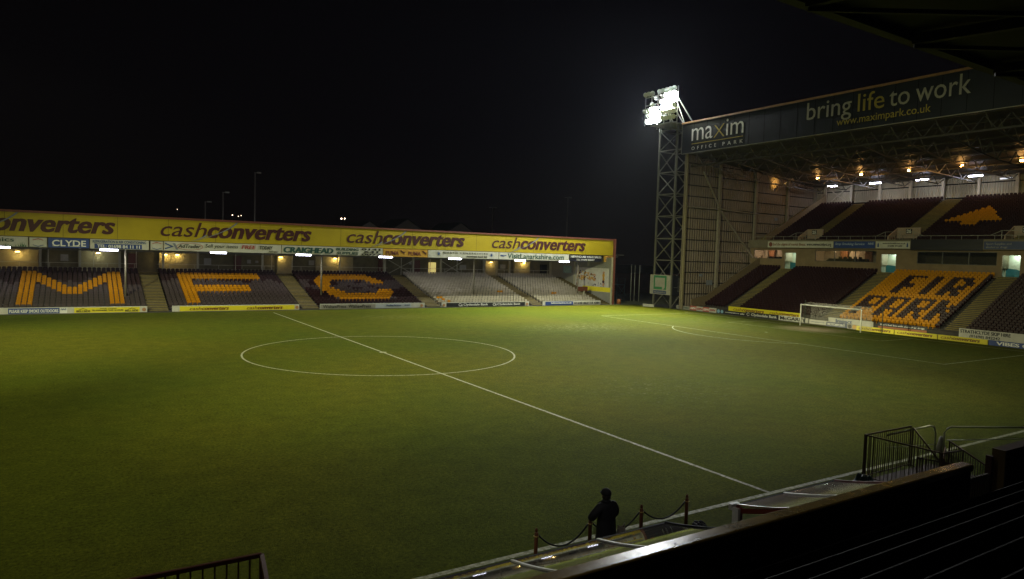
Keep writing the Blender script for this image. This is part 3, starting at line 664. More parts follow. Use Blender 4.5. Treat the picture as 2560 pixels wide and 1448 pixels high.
# wall of boxes and doorways between the tiers
def wall_x(x0, x1, y0, y1, z0, z1, holes, mb):
    ys = sorted({y0, y1, *[h[0] for h in holes], *[h[1] for h in holes]}); zs = sorted({z0, z1, *[h[2] for h in holes], *[h[3] for h in holes]})
    for i in range(len(ys)-1):
        run = None
        for j in range(len(zs)-1):
            cy, cz = (ys[i]+ys[i+1])/2, (zs[j]+zs[j+1])/2
            hole = any(h[0] < cy < h[1] and h[2] < cz < h[3] for h in holes)
            if not hole:
                if run is None: run = zs[j]
            if hole or j == len(zs)-2:
                top = zs[j] if hole else zs[j+1]
                if run is not None: mb.box(x0, x1, ys[i], ys[i+1], run, top); run = None
BX = 72.6
WIN = [(20.7, 25.9, 7.95, 9.3), (5.95, 15.1, 7.75, 9.35), (-8.5, .6, 7.75, 9.35)]
DOR = [(18.3, 20.25, 6.5, 8.9), (3.3, 5.3, 6.5, 8.9), (-10.9, -9.05, 6.5, 9.0)]
mb = MB(); wall_x(BX, BX+.25, GYR, GYL-.02, 6.3, 9.6, WIN+DOR, mb); mb.build('box_wall', mat('tan_box_wall', (.23, .165, .095), .8, var=.22, vscale=.8, bump=.2), GS)
mb = MB(); mb.box(BX-.5, BX+.1, GYR, GYL-.02, 9.602, 10.85); mb.build('tier_fascia', M['block'], GS)
def recess(y0, y1, z0, z1, depth, m, name, low=None):
    mb = MB(); x = BX+.26
    mb.box(x+depth, x+depth+.1, y0-.4, y1+.4, z0-.3, z1+.2); mb.box(x, x+depth, y0-.5, y0-.4, z0-.3, z1+.2); mb.box(x, x+depth, y1+.4, y1+.5, z0-.3, z1+.2)
    mb.box(x, x+depth, y0-.4, y1+.4, z0-.4, z0-.3); mb.box(x, x+depth, y0-.4, y1+.4, z1+.2, z1+.3)
    o = mb.build(name, m, GS)
    if low:
        mb = MB(); mb.plate((x+depth-.02, y1+.3, z0-.25), (0, -1, 0), ZP, low, .015); mb.build('painted_dado', M['teal'], o)
    return o
def glow(loc, e_, col, r=.1):
    l = bpy.data.lights.new('room_light', 'POINT'); l.energy = e_; l.color = col; l.shadow_soft_size = r
    o = bpy.data.objects.new('room_light', l); COL.objects.link(o); o.location = loc
pale = mat('pale_stairwell_paint', (.55, .60, .50), .6)
for (y0, y1, z0, z1), e_ in zip(DOR, (26, 34, 50)):
    wdt = y1-y0
    recess(y0, y1, z0, z1, 1.6, pale, 'doorway', [(0, 0), (wdt+.6, 0), (wdt+.6, .55), (wdt*.6, 1.15), (0, 1.25)])
    glow((BX+1.2, (y0+y1)/2, z1-.1), e_, (.80, .97, .82))
rm = []
for (y0, y1, z0, z1), e_, c in zip(WIN, (110, 130, 0), ((1, .72, .50), (1, .70, .38), (1, 1, 1))):
    o = recess(y0, y1, z0, z1, 2.6, M['room'] if e_ else M['block_dark'], 'room')
    rm.append(o)
    if e_: glow((BX+1.2, (y0+y1)/2+1, z1-.05), e_, c)
    mb = MB(); n = 3 if y1-y0 > 6 else 2
    for i in range(n+1):
        y = y0+(y1-y0)*i/n; mb.box(BX+.05, BX+.15, max(y0, y-.05), min(y1, y+.05), z0, z1)
    mb.box(BX+.05, BX+.15, y0+.06, y1-.06, z0, z0+.07); mb.box(BX+.05, BX+.15, y0+.06, y1-.06, z1-.07, z1)
    fr = mb.build('window_frame', M['steel_dark'], GS)
    mb = MB(); mb.box(BX+.16, BX+.18, y0, y1, z0, z1); mb.build('pane', M['glass'], fr)
mb = MB()
for i in range(9):
    y = 20.9+i*.36; mb.box(BX+.9, BX+1.1, y, y+.26, 7.7, 8.25+random.uniform(-.08, .1))
for i in range(5): y = 8.6+i*.75; mb.box(BX+1.0, BX+1.15, y, y+.45, 7.5, 8.5)
for k in range(3): mb.box(BX+.5+.25*k, BX+.7+.25*k, 7.6-.0*k, 13.6, 7.45, 7.95+.13*k)
mb.build('room_furniture', M['black'], GS)
mb = MB(); mb.box(BX+2.4, BX+2.8, 23.9, 25.0, 7.7, 9.3); mb.box(BX+2.4, BX+2.8, 11.6, 12.7, 7.5, 9.4); mb.box(BX+2.4, BX+2.8, 8.0, 9.0, 7.5, 9.4); mb.build('curtain', mat('brown_curtain', (.22, .10, .04), .8), GS)
# front rail of the upper tier with glazed vomitory boxes
mb = MB(); mb.bar((72.9, GYL-.4, 11.35), (72.9, GYR, 11.35), .05)
for y in np.arange(GYL-.4, GYR, -1.8): mb.bar((72.9, y, 10.85), (72.9, y, 11.35), .04)
mb.build('tier_rail', M['steel'], GS)
for yc, y0, y1, num in ((18.6, 15.9, 18.1, '25'), (4.6, 1.8, 4.5, '26'), (-8.9, -11.6, -9.3, '27')):
    mb = MB()
    mb.box(75.3, 75.5, y0, y1+.3, 10.4, 12.55); mb.add([(73.2, y1+.3, 10.4), (75.5, y1+.3, 10.4), (75.5, y1+.3, 12.55), (73.2, y1+.3, 11.3), (73.2, y1+.45, 10.4), (75.5, y1+.45, 10.4), (75.5, y1+.45, 12.55), (73.2, y1+.45, 11.3)], [(0, 1, 2, 3), (4, 7, 6, 5), (0, 4, 5, 1), (3, 2, 6, 7), (0, 3, 7, 4), (1, 5, 6, 2)])
    vb = mb.build('tier_entrance', mat('dusty_pink_paint', (.42, .32, .24), .7, var=.2), GS)
    mb = MB(); mb.box(75.27, 75.298, yc-1.75, yc-.95, 11.75, 12.4); mb.build('block_number', M['black_panel'], vb)
    mb = MB(); put_text(mb, num, (75.266, yc-1.05, 11.85), (0, -1, 0), ZP, .6, .45, .03); mb.build('lettering', M['white_ink'], vb)
    mb = MB(); mb.bar((72.95, y1+.6, 10.9), (72.95, y1+.6, 11.9), .05); mb.bar((72.95, y0-.4, 10.9), (72.95, y0-.4, 11.9), .05); mb.bar((72.95, y1+.6, 11.9), (72.95, y0-.4, 11.9), .05); mb.bar((72.95, y1+1.8, 11.35), (72.95, y1+.6, 11.9), .05); mb.bar((72.95, y0-.4, 11.9), (72.95, y0-1.6, 11.35), .05); mb.bar((72.95, (y0+y1)/2, 10.9), (72.95, (y0+y1)/2, 11.9), .04)
    mb.build('entrance_rail', M['steel'], GS)
# gable side wall with columns, rails and bracing
def roofz(x): return 22.95-(x-58.)*.085
mb = MB(); mb.add([(57.3, GYL, -.02), (88.8, GYL, -.02), (88.8, GYL, roofz(88.8)), (57.3, GYL, roofz(57.3)), (57.3, GYL+.2, -.02), (88.8, GYL+.2, -.02), (88.8, GYL+.2, roofz(88.8)), (57.3, GYL+.2, roofz(57.3))],
  [(0, 3, 2, 1), (4, 5, 6, 7), (0, 1, 5, 4), (3, 7, 6, 2), (0, 4, 7, 3), (1, 2, 6, 5)])
mb.build('gable_wall', clad('brown_grey_cladding', (.25, .205, .165), 'X', .5, .30), GS)
mb = MB()
for z in np.arange(2.2, 22.5, 1.62): mb.box(57.4, 88.6, GYL-.09, GYL-.002, z, z+.12)
mb.build('cladding_rail', M['black'], GS)
for x, z0 in ((64.6, 3.2), (73.0, 6.4), (81.0, 13.2), (88.3, 17)):
    mb = MB(); mb.box(x-.24, x+.24, GYL-.42, GYL-.1, z0, roofz(x)-.05); mb.build('wall_column', mat('grey_column', (.26, .23, .19), .6, var=.25), GS)
mb = MB(); mb.box(57.3, 57.6, GYL-.35, GYL-.1, -.02, roofz(57.5)); mb.build('corner_column', mat('ochre_column', (.26, .22, .14), .6, var=.25), GS)
mb = MB(); mb.bar((60.6, GYL-.52, 20.6), (64.6, GYL-.52, 15.2), .22, .22); mb.bar((64.8, GYL-.52, 14.9), (72.6, GYL-.52, 8.0), .22, .22)
mb.bar((57.5, GYL-.5, 15.2), (64.3, GYL-.5, 15.2), .16, .16); mb.bar((64.9, GYL-.5, 15.2), (72.8, GYL-.5, 15.0), .16, .16)
mb.build('wall_brace', mat('grey_column', (0, 0, 0)), GS)
mb = MB(); mb.add([(57.7, GYL-1.9, -.02), (73.2, GYL-1.9, -.02), (73.2, GYL-1.9, 8.4), (61, GYL-1.9, 2.2), (57.7, GYL-1.9, 1.6), (57.7, GYL-1.75, -.02), (73.2, GYL-1.75, -.02), (73.2, GYL-1.75, 8.4), (61, GYL-1.75, 2.2), (57.7, GYL-1.75, 1.6)],
  [(0, 1, 2, 3, 4), (5, 9, 8, 7, 6), (0, 5, 6, 1), (1, 6, 7, 2), (2, 7, 8, 3), (3, 8, 9, 4), (4, 9, 5, 0)])
mb.add([(73.2, GYL-2.4, 10), (88.3, GYL-2.4, 17), (88.3, GYL-2.4, 19.0), (73.2, GYL-2.4, 11.6), (73.2, GYL-2.3, 10), (88.3, GYL-2.3, 17), (88.3, GYL-2.3, 19.0), (73.2, GYL-2.3, 11.6)], [(0, 1, 2, 3), (4, 7, 6, 5), (0, 4, 5, 1), (1, 5, 6, 2), (2, 6, 7, 3), (3, 7, 4, 0)])
mb.build('side_parapet', mat('tan_parapet', (.17, .125, .07), .8, var=.2), GS)
for x, z, w_, h in ((62.6, 3.6, 1.3, .75), (61.0, 4.9, .7, .4), (78.0, 14.2, .8, .5)): MB().box(x, x+w_, GYL-.14, GYL-.1, z, z+h).build('wall_notice', M['swoosh'], GS)
# rear wall
mb = MB(); mb.box(88.8, 89.0, GYR, GYL+.2, 9, 21.2); mb.build('rear_wall', clad('cream_cladding', (.34, .32, .24), 'Y', .33, .25), GS)
mb = MB(); mb.box(88.7, 88.798, GYR, GYL-.45, 19.35, 19.5); mb.box(88.7, 88.798, GYR, GYL-.45, 17.3, 17.5); mb.build('cladding_rail', M['black'], GS)
for y in np.arange(24.6, GYR, -4.72):
    mb = MB(); mb.box(88.35, 88.698, y-.2, y+.2, 17.05, 20.6); mb.build('wall_column', M['cream'], GS)
mb = MB(); mb.bar((88.5, 24.2, 17.3), (88.5, 20.2, 20.4), .13); mb.bar((88.45, 24.2, 20.2), (88.45, 20.2, 17.3), .13); mb.build('wall_brace', M['cream'], GS)
# roof with trusses
mb = MB(); mb.add([(56.4, GYR, roofz(56.4)+.02), (56.4, GYL+.3, roofz(56.4)+.02), (89.2, GYL+.3, roofz(89.2)+.02), (89.2, GYR, roofz(89.2)+.02), (56.4, GYR, roofz(56.4)+.3), (56.4, GYL+.3, roofz(56.4)+.3), (89.2, GYL+.3, roofz(89.2)+.3), (89.2, GYR, roofz(89.2)+.3)],
  [(0, 1, 2, 3), (4, 7, 6, 5), (0, 4, 5, 1), (1, 5, 6, 2), (2, 6, 7, 3), (3, 7, 4, 0)])
mb.build('roof', clad('roof_sheeting', (.075, .065, .05), 'X', .4, .4), GS)
for y in np.arange(24.6, GYR, -4.72):
    mb = MB(); n = 10
    for i in range(n):
        xa = 57+31.4*i/n; xb = 57+31.4*(i+1)/n; xm = (xa+xb)/2; dp = 1.9-.9*abs(xm-70)/18
        mb.bar((xa, y, roofz(xa)-.1), (xm, y, roofz(xm)-dp), .09); mb.bar((xm, y, roofz(xm)-dp), (xb, y, roofz(xb)-.1), .09)
        if i < n-1:
            x2 = 57+31.4*(i+1.5)/n; mb.bar((xm, y, roofz(xm)-dp), (x2, y, roofz(x2)-(1.9-.9*abs(x2-70)/18)), .13)
    mb.build('roof_truss', M['steel_dark'], GS)
mb = MB()
for x in (57.6, 61, 64.5, 68, 71.5, 75, 78.5, 82, 85.5):
    mb.box(x-.06, x+.06, GYR, GYL-.05, roofz(x)-.16, roofz(x)-.01)
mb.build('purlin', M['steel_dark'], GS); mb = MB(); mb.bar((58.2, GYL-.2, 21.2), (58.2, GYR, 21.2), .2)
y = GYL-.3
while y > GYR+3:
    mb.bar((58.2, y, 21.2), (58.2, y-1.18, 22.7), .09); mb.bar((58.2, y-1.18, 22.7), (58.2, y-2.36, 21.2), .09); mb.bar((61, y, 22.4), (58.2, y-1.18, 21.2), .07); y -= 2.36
mb.build('front_truss', mat('dimmed_truss_steel', (.045, .04, .033), .6), GS)  # darker copy of the dull steel, dimming the front truss by colour
# big fascia sign
SX = 56.2
BS = thing('fascia_sign', 'huge dark navy sign with white lettering along the roof of the goal stand', 'sign', (SX, 0, 22.7))
mb = MB(); mb.box(SX, SX+.25, GYR, GYL-.05, 22.72, 27.05); mb.build('board', M['navy'], BS)
mb = MB(); mb.box(SX-.1, SX+.5, GYR, GYL-.02, 27.052, 27.3); mb.build('top_trim', M['bronze'], BS)
mb = MB(); mb.box(SX-.03, SX-.001, GYR, GYL-.08, 22.72, 22.8); mb.box(SX-.03, SX-.001, GYL-.13, GYL-.05, 22.801, 27.05); mb.build('edging', M['grey_panel'], BS)
for y in np.arange(24.2, GYR, -2.4): MB().box(SX-.004, SX-.0005, y-.025, y+.025, 22.81, 27.04).build('panel_joint', M['black'], BS)
def stext(parts, m, name='lettering'):
    for p in parts:
        mb = MB(); put_text(mb, p[0], (SX-.002, p[1], p[2]), (0, -1, 0), ZP, p[3], p[4], *(p[5:] if len(p) > 5 else ())); o = mb.build(name, m, BS)
    return o
stext([('ma', 24.63, 24.45, 3.84, 1.74, -.004), ('im', 18.38, 24.45, 2.9, 2.22, -.004), ('O  F  F  I  C  E', 24.55, 23.14, 4.5, .48, .0), ('P  A  R  K', 18.9, 23.14, 3.4, .48, .0)], M['white_ink'])
stext([('bring', 6.08, 24.0, 5.7, 2.75, .0, 0, 0, .02, True), ('to', -3.97, 24.7, 2.2, 1.6, .0), ('work', -6.78, 24.72, 5.35, 2.05, .0)], mat('dimmed_white_lettering', (.45, .43, .42), .6, var=.2))  # white darkened in the colour itself, as this end catches less light
stext([('life', -.38, 24.71, 3.05, 2.0, .0), ('www.maximpark.co.uk', 2.11, 23.2, 10.5, 1.1, .002, 0, 0, .02, True)], M['gold_ink'], 'gold_lettering')
mb = MB(); mb.plate((SX-.002, 20.57, 24.4), (0, -1, 0), ZP, [(0, 0), (.22, 0), (1.86, 1.75), (1.64, 1.75)], .02); mb.plate((SX-.024, 20.57, 24.4), (0, -1, 0), ZP, [(.1, 1.7), (.32, 1.7), (1.95, 0), (1.7, 0)], .02)
mb.box(SX-.02, SX-.001, 15.5, 24.6, 23.97, 24.07); mb.build('gold_cross_and_rule', M['gold_ink'], BS)

# lights in the goal stand
for i, y in enumerate((20.2, 13.1, 6.1, -.7, -7.5)):
    t = thing('roof_lamp', '%s glowing orange lamp under the goal stand roof' % ['leftmost', 'second from left', 'middle', 'second from right', 'rightmost'][i], 'light', (80, y, 21.1), 'orange lamps under the goal stand roof')
    mb = MB(); mb.box(79.8, 80.25, y-.22, y+.22, 20.95, 21.05); mb.bar((80, y, 21.05), (80, y, 21.2), .05); mb.build('housing', M['steel_dark'], t)
    mb = MB(); mb.plate((79.78, y+.2, 20.7), (0, -1, 0), ZP, [(0, 0), (.4, 0), (.36, .24), (.04, .24)], .05); mb.build('lens', M['sodium'], t)
    l = bpy.data.lights.new('roof_lamp_glow', 'POINT'); l.energy = 120; l.color = (1, .50, .14); l.shadow_soft_size = .15
    o = bpy.data.objects.new('roof_lamp_glow', l); COL.objects.link(o); o.location = (79.5, y, 20.5)
for i, y in enumerate((21.1, 13.95, 6.95, -.05)):
    strip_light('strip_light', '%s glowing white strip light below the orange lamps of the goal stand' % ['leftmost', 'second from left', 'third from left', 'rightmost'][i], (85, y, 20.0), (0, 1, 0), 1.8, 'strip lights at the back of the goal stand', h=.2)
    l = bpy.data.lights.new('strip_glow', 'AREA'); l.shape = 'RECTANGLE'; l.size = .2; l.size_y = 1.8; l.energy = 75; l.color = (.92, .93, 1)
    o = bpy.data.objects.new('strip_glow', l); COL.objects.link(o); o.location = (85, y, 19.85); o.rotation_euler = (0, R(-25), 0)
strip_light('strip_light', 'dim white strip light on the rear wall of the goal stand near the right edge', (88.3, -2.4, 19.75), (0, 1, 0), 1.5, 'strip lights at the back of the goal stand', m=mat('dim_tube', (.9, .9, 1), emit=(.9, .9, 1), es=.9))
l = bpy.data.lights.new('wall_glow', 'SPOT'); l.energy = 900; l.color = (1, .55, .12); l.spot_size = R(50); l.spot_blend = 1
o = bpy.data.objects.new('wall_glow', l); COL.objects.link(o); o.location = (77.6, 23.6, 20.4); o.rotation_euler = Vector((.2, 3, -.1)).to_track_quat('-Z', 'Y').to_euler()
t = thing('roof_lamp', 'orange lamp over the cladding of the goal stand side wall', 'light', (77.6, 23.3, 21.3))
mb = MB(); mb.box(77.4, 77.8, 23.1, 23.5, 20.6, 20.8); mb.bar((77.6, 23.3, 20.8), (77.6, 23.3, 21.3), .05); mb.build('housing', M['steel_dark'], t)

# boards at the goal end
def gboard(label, y0, y1, x, z0, z1, m, parts=(), ink=None, group='boards behind the goal'):
    t = thing('perimeter_board', label, 'sign', (x, (y0+y1)/2, z0), group)
    mb = MB(); mb.box(x, x+.1, y1+.02, y0-.02, z0, z1); mb.build('board', m, t)
    for p in parts:
        mb = MB(); put_text(mb, p[0], (x-.002, p[1], p[2]), (0, -1, 0), ZP, p[3], p[4], *(p[5:] if len(p) > 5 else ()), ); mb.build('lettering', ink, t)
    return t
GX = 57.7
gboard('small pale board in the far right corner beside the floodlight tower', 27.7, 25.0, GX, 0, .5, M['grey_panel'], [('CATCHERS', 27.4, .12, 2.2, .24, .01)], M['green_ink'])
pink = mat('pale_red_panel', (.45, .12, .09), .5)
for i, (a, b) in enumerate(((25.0, 23.7), (23.7, 22.5), (22.5, 21.3), (21.3, 20.0))):
    gboard(['red ESPN board farthest left of the four', 'white ESPN board left of the middle red one', 'red ESPN board between two white ones', 'white ESPN board next to the dark boards'][i], a, b, GX, 0, .62, pink if i % 2 == 0 else M['white_panel'], [('ESPN', a-.15, .16, 1.0, .3, .03, .2)], M['white_ink'] if i % 2 == 0 else M['red_ink'])
t = gboard('dark board with two pale blue discs right of the ESPN boards', 19.95, 18.6, GX, 0, .55, M['black_panel'])
mb = MB()
for c, r in ((-.35, .26), (-.98, .24)): mb.plate((GX-.001, 19.95, .27), (0, -1, 0), ZP, [(-c+r*math.cos(i*math.pi/7), r*math.sin(i*math.pi/7)) for i in range(14)], .01)
mb.build('disc', mat('pale_blue_disc', (.22, .38, .55), .5), t)
gboard('narrow dark board with small white web address', 18.6, 15.0, GX, 0, .5, M['black_panel'], [('www.buildingsupplies.co.uk', 18.4, .2, 2.4, .14, .01), ('adler', 15.8, .14, .7, .22, .01)], M['white_ink'])
t = gboard('black Clydesdale Bank board below the yellow one left of the goal', 14.95, 9.8, GX, 0, .6, M['black_panel'], [('Clydesdale Bank', 14.0, .14, 4.0, .34, .01)], M['white_ink'])
mb = MB(); mb.tube([(GX-.012, 14.5-.2*math.cos(a), .3+.2*math.sin(a)) for a in np.linspace(.5, 6, 15)], .03, 5); mb.build('logo', M['white_ink'], t)
gboard('white McGAREY board beside the left goalpost', 9.75, 5.45, GX, 0, .6, M['white_panel'], [('McGAREY', 9.5, .1, 3.7, .42, .035)], M['black_ink'])
gboard('plain white board directly behind the left goalpost', 5.4, 2.7, GX, 0, .5, M['white_panel'], [('www.petes.co.uk', 5.1, .2, 1.8, .14, 0)], M['blue_ink'])
gboard('dark blue MOTORPOINT board behind the goal', 2.6, -.4, 57.0, 0, .5, M['blue_dim'], [('MOTORPOINT', 2.4, .12, 2.2, .26, .02)], M['white_ink'])
t = gboard('short grey board with a dark and an orange ball emblem behind the goal', -.45, -1.75, 56.4, 0, .55, M['grey_panel'])
mb = MB(); mb.plate((56.398, -.75, .28), (0, -1, 0), ZP, [(.24*math.cos(i*math.pi/7), .24*math.sin(i*math.pi/7)) for i in range(14)], .01, 0); mb.plate((56.388, -1.3, .28), (0, -1, 0), ZP, [(.24*math.cos(i*math.pi/7), .24*math.sin(i*math.pi/7)) for i in range(14)], .01, 1); mb.build('ball_emblem', [M['black_ink'], M['amber_panel']], t)
for i, (a, b) in enumerate(((-1.78, -6.05), (-6.1, -10.5), (-10.55, -15.15))):
    gboard(['yellow cashconverters board behind the right goalpost', 'yellow cashconverters board below the FIR PARK seats', 'yellow cashconverters board below the stairs right of FIR PARK'][i], a, b, 56.0, 0, .5, M['yellow_bright'], [('cash', a-.3, .13, 1.1, .30, .0, .25), ('converters', a-1.42, .13, 2.5, .28, .03, .25)], M['maroon_board_ink'])
gboard('blue and white board at the right edge of the goal end', -15.2, -20.5, 56.0, 0, .5, M['blue'], [('VIBES CAFE', -15.9, .1, 4, .32, .03)], M['white_ink'])
WX = 59.38
gboard('long yellow cashconverters board on the wall left of the goal', 19.3, 7.8, WX, .32, .98, M['yellow_bright'], [('cash', 18.4, .46, 1.4, .42, .0, .25), ('converters', 16.9, .46, 3.6, .38, .03, .25), ('cash', 12.4, .46, 1.3, .42, .0, .25), ('converters', 11.0, .46, 3.0, .38, .03, .25)], M['maroon_board_ink'], 'boards on the wall of the goal stand')
gboard('white Impact board on the wall behind the goal net', 3.9, -1.8, WX, .2, .85, M['white_panel'], [('Impact', 2.9, .32, 2.1, .42, .035)], M['blue_ink'], 'boards on the wall of the goal stand')
t = gboard('dark board with white slogan above a brown band, right of the Impact board', -2.3, -7.8, WX, .1, .85, M['black_panel'], [("Don't fuel fire with alcohol or drugs", -2.6, .56, 4.9, .17, .015)], M['white_ink'], 'boards on the wall of the goal stand')
mb = MB(); mb.box(WX-.012, WX-.001, -7.75, -2.35, .12, .45); mb.build('brown_band', mat('rust_band', (.30, .10, .03), .5), t)
gboard('white STRATHCLYDE SKIP HIRE board on the wall right of the stairs', -10.95, -17.4, WX, .16, 1.1, M['white_panel'], [('STRATHCLYDE SKIP HIRE', -11.1, .66, 4.6, .34, .03), ('(01698) 842242', -12.0, .26, 2.8, .28, .02)], M['black_ink'], 'boards on the wall of the goal stand')
FX_ = 72.08
def fboard(label, y0, y1, m, parts, ink, z0=9.68, z1=10.6):
    return gboard(label, y0, y1, FX_, z0, z1, m, parts, ink, 'panels on the upper tier front')
t = fboard('pale mental illness campaign panel, leftmost on the upper tier front', 23.0, 12.0, M['white_panel'], [('End the stigma of mental illness.', 22.0, 9.97, 5.6, .42, .012)], M['maroon_board_ink'])
mb = MB(); put_text(mb, 'www.seemescotland.org', (FX_-.002, 16.2, 9.97), (0, -1, 0), ZP, 3.9, .42, .015); mb.build('web_address', M['black_ink'], t)
mb = MB(); mb.plate((FX_-.002, 22.45, 10.14), (0, -1, 0), ZP, [(.33*math.cos(i*math.pi/8), .36*math.sin(i*math.pi/8)) for i in range(16)], .01); mb.build('round_logo', M['red_trim'], t)
fboard('blue stop smoking service panel on the upper tier front', 11.95, 5.9, M['blue'], [('Stop Smoking Service', 11.7, 10.1, 4.3, .32, .01, .2), ('NHS', 6.9, 10.15, .8, .3, .03, .2)], mat('pale_blue_lettering', (.35, .42, .6), .5))
t = fboard('cream panel with telephone number and two blue emblems on the upper tier front', 5.85, 1.3, M['white_panel'], [('www.mcdonaldrover.co.uk', 4.9, 10.25, 3.0, .2, .015), ('01698 371600', 4.2, 9.88, 1.9, .24, .02)], M['black_ink'])
mb = MB()
for y in (5.6, 1.75): mb.plate((FX_-.002, y, 9.85), (0, -1, 0), ZP, [(0, 0), (.22, 0), (.2, .4), (.11, .6), (.02, .4)], .01)
mb.build('emblem', M['blue_ink'], t)
fboard('long plain black panel right of the cream one on the upper tier front', 1.25, -7.2, M['black_panel'], [], None, 9.5, 10.84)
fboard('dim slate blue panel with pale words, rightmost on the upper tier front', -7.25, -13, M['blue_dim'], [('Sport Supplies and', -7.5, 10.2, 2.6, .24, .0), ('alcohol or drugs', -7.5, 9.82, 2.2, .24, .0)], M['grey_panel'])

# ------------------------------------------------------------------ goal
G = thing('football_goal', 'white football goal with net in front of the goal stand', 'goal', (HX, 0, 0))
for y in (3.72, -3.72):
    mb = MB(); mb.tube([(HX, y, 0), (HX, y, 2.46)], .06, 10); mb.build('goalpost', M['white_paint'], G, True)
mb = MB(); mb.tube([(HX, 3.78, 2.5), (HX, -3.78, 2.5)], .06, 10); mb.build('crossbar', M['white_paint'], G, True)
for y in (3.72, -3.72):
    mb = MB(); mb.tube([(HX+.06, y, 2.5), (HX+2.0, y+(.1 if y > 0 else -.1), 2.75)], .025, 6); mb.build('net_arm', M['white_paint'], G)
    mb = MB(); mb.tube([(HX+2.35, y*1.28, 0), (HX+2.35, y*1.28, 2.9)], .05, 8); mb.build('net_stanchion', mat('dark_green_post', (.01, .03, .02), .5), G)
def netmat():
    m = bpy.data.materials.new('goal_net'); m.use_nodes = True; n = m.node_tree; L = n.links; b = n.nodes['Principled BSDF']
    b.inputs['Base Color'].default_value = (.62, .60, .55, 1); b.inputs['Roughness'].default_value = .8
    t = n.nodes.new('ShaderNodeTexCoord'); acc = None
    s = n.nodes.new('ShaderNodeSeparateXYZ'); L.new(t.outputs['UV'], s.inputs[0])
    for k in (0, 1):
        f = n.nodes.new('ShaderNodeMath'); f.operation = 'FRACT'; L.new(s.outputs[k], f.inputs[0])
        c = n.nodes.new('ShaderNodeMath'); c.operation = 'LESS_THAN'; c.inputs[1].default_value = .075; L.new(f.outputs[0], c.inputs[0])
        if acc is None: acc = c.outputs[0]
        else:
            x = n.nodes.new('ShaderNodeMath'); x.operation = 'MAXIMUM'; L.new(acc, x.inputs[0]); L.new(c.outputs[0], x.inputs[1]); acc = x.outputs[0]
    L.new(acc, b.inputs['Alpha']); return m
def net_sheet(rows, name):
    """rows: list of polylines (same length); cord mesh laid out in 12 cm squares"""
    me = bpy.data.meshes.new(name); vs = []; fs = []; uv = []
    R_, Cn = len(rows), len(rows[0])
    for r in rows: vs += [tuple(Vector(p)-ORG[G]) for p in r]
    for i in range(R_-1):
        for j in range(Cn-1):
            q = (i*Cn+j, i*Cn+j+1, (i+1)*Cn+j+1, (i+1)*Cn+j); fs.append(q)
            uv += [(j, i), (j+1, i), (j+1, i+1), (j, i+1)]
    me.from_pydata(vs, [], fs); l = me.uv_layers.new(name='UVMap')
    for k, p in enumerate(uv): l.data[k].uv = p
    me.materials.append(NM); me.update(); o = bpy.data.objects.new(name, me); COL.objects.link(o); o.parent = G; return o
NM = netmat()
top = lambda y, t: Vector((HX+.05+2.0*t, y*(1+.025*t), 2.48+.22*t-.30*math.sin(math.pi*t)*(1-abs(y)/3.9)))
ys = [3.7-7.4*i/60 for i in range(61)]
rows = [[top(y, i/12) for y in ys] for i in range(13)]
for i in range(1, 8):
    rows.append([Vector((HX+2.05+.05*i/7, y*1.025, 2.70-(.16*i))) for y in ys])
net_sheet(rows, 'net')
rows2 = [[Vector((HX+2.1-.1*math.sin(i/12*math.pi), y*1.02, 1.58-1.5*i/12)) for y in ys] for i in range(13)]
net_sheet(rows2, 'net')
for sgn in (1, -1):
    rows = []
    for i in range(17):
        z = i/16; rows.append([Vector((HX+.05+2.0*j/16, sgn*(3.72+.1*j/16), (2.46+.24*j/16)*z+.02)) for j in range(17)])
    net_sheet(rows, 'net')

# ------------------------------------------------------------------ floodlight tower
TX0, TX1, TY0, TY1 = 57.0, 60.6, 28.2, 31.9
T = thing('floodlight_tower', 'lattice steel floodlight tower with lit lamps at the far right corner', 'floodlight tower', (58.8, 30, 0))
TH = 27.6; mst = MB(); cs = [(TX0, TY0), (TX0, TY1), (TX1, TY1), (TX1, TY0)]
for x, y in cs: mst.box(x-.11, x+.11, y-.11, y+.11, 0, TH)
lv = [0, 3.7, 7.2, 10.5, 13.9, 17.2, 20.5, 23.8, 26.9]
for i in range(4):
    a, b = cs[i], cs[(i+1) % 4]
    for k, z in enumerate(lv):
        if k: mst.bar((*a, z), (*b, z), .13)
        if k < len(lv)-1:
            p, q = (a, b) if k % 2 else (b, a)
            mst.bar((*p, z+.05), (*q, lv[k+1]-.05), .12)
mst.build('mast', mat('tower_steel', (.17, .165, .13), .5, .2, var=.3, vscale=1.2), T)
hd = MB(); hy0, hy1 = 27.4, 34.2; hx = 55.6
for z in (27.6, 28.5, 29.7, 30.9, 32.1): hd.bar((hx+.25, hy0, z), (hx+.25, hy1 if z > 28 else TY1+.4, z), .10)
for y in np.linspace(hy0, hy1, 6): hd.bar((hx+.3, y, 27.9 if y > TY1+.5 else 27.0), (hx+.3, y, 32.8), .10)
hd.box(hx-.3, TX1+.2, TY0-.3, TY1+.4, 27.5, 27.62)
for y in (28.2, 30.0, 31.8): hd.bar((TX1, y, 27.6), (hx+.35, y, 32.2), .12)
hd.bar((58.2, 28, 27.6), (56.2, 28, 31), .10)
hd.build('lamp_frame', M['steel'], T)
lit = set()
NRw, NCl = 6, 9
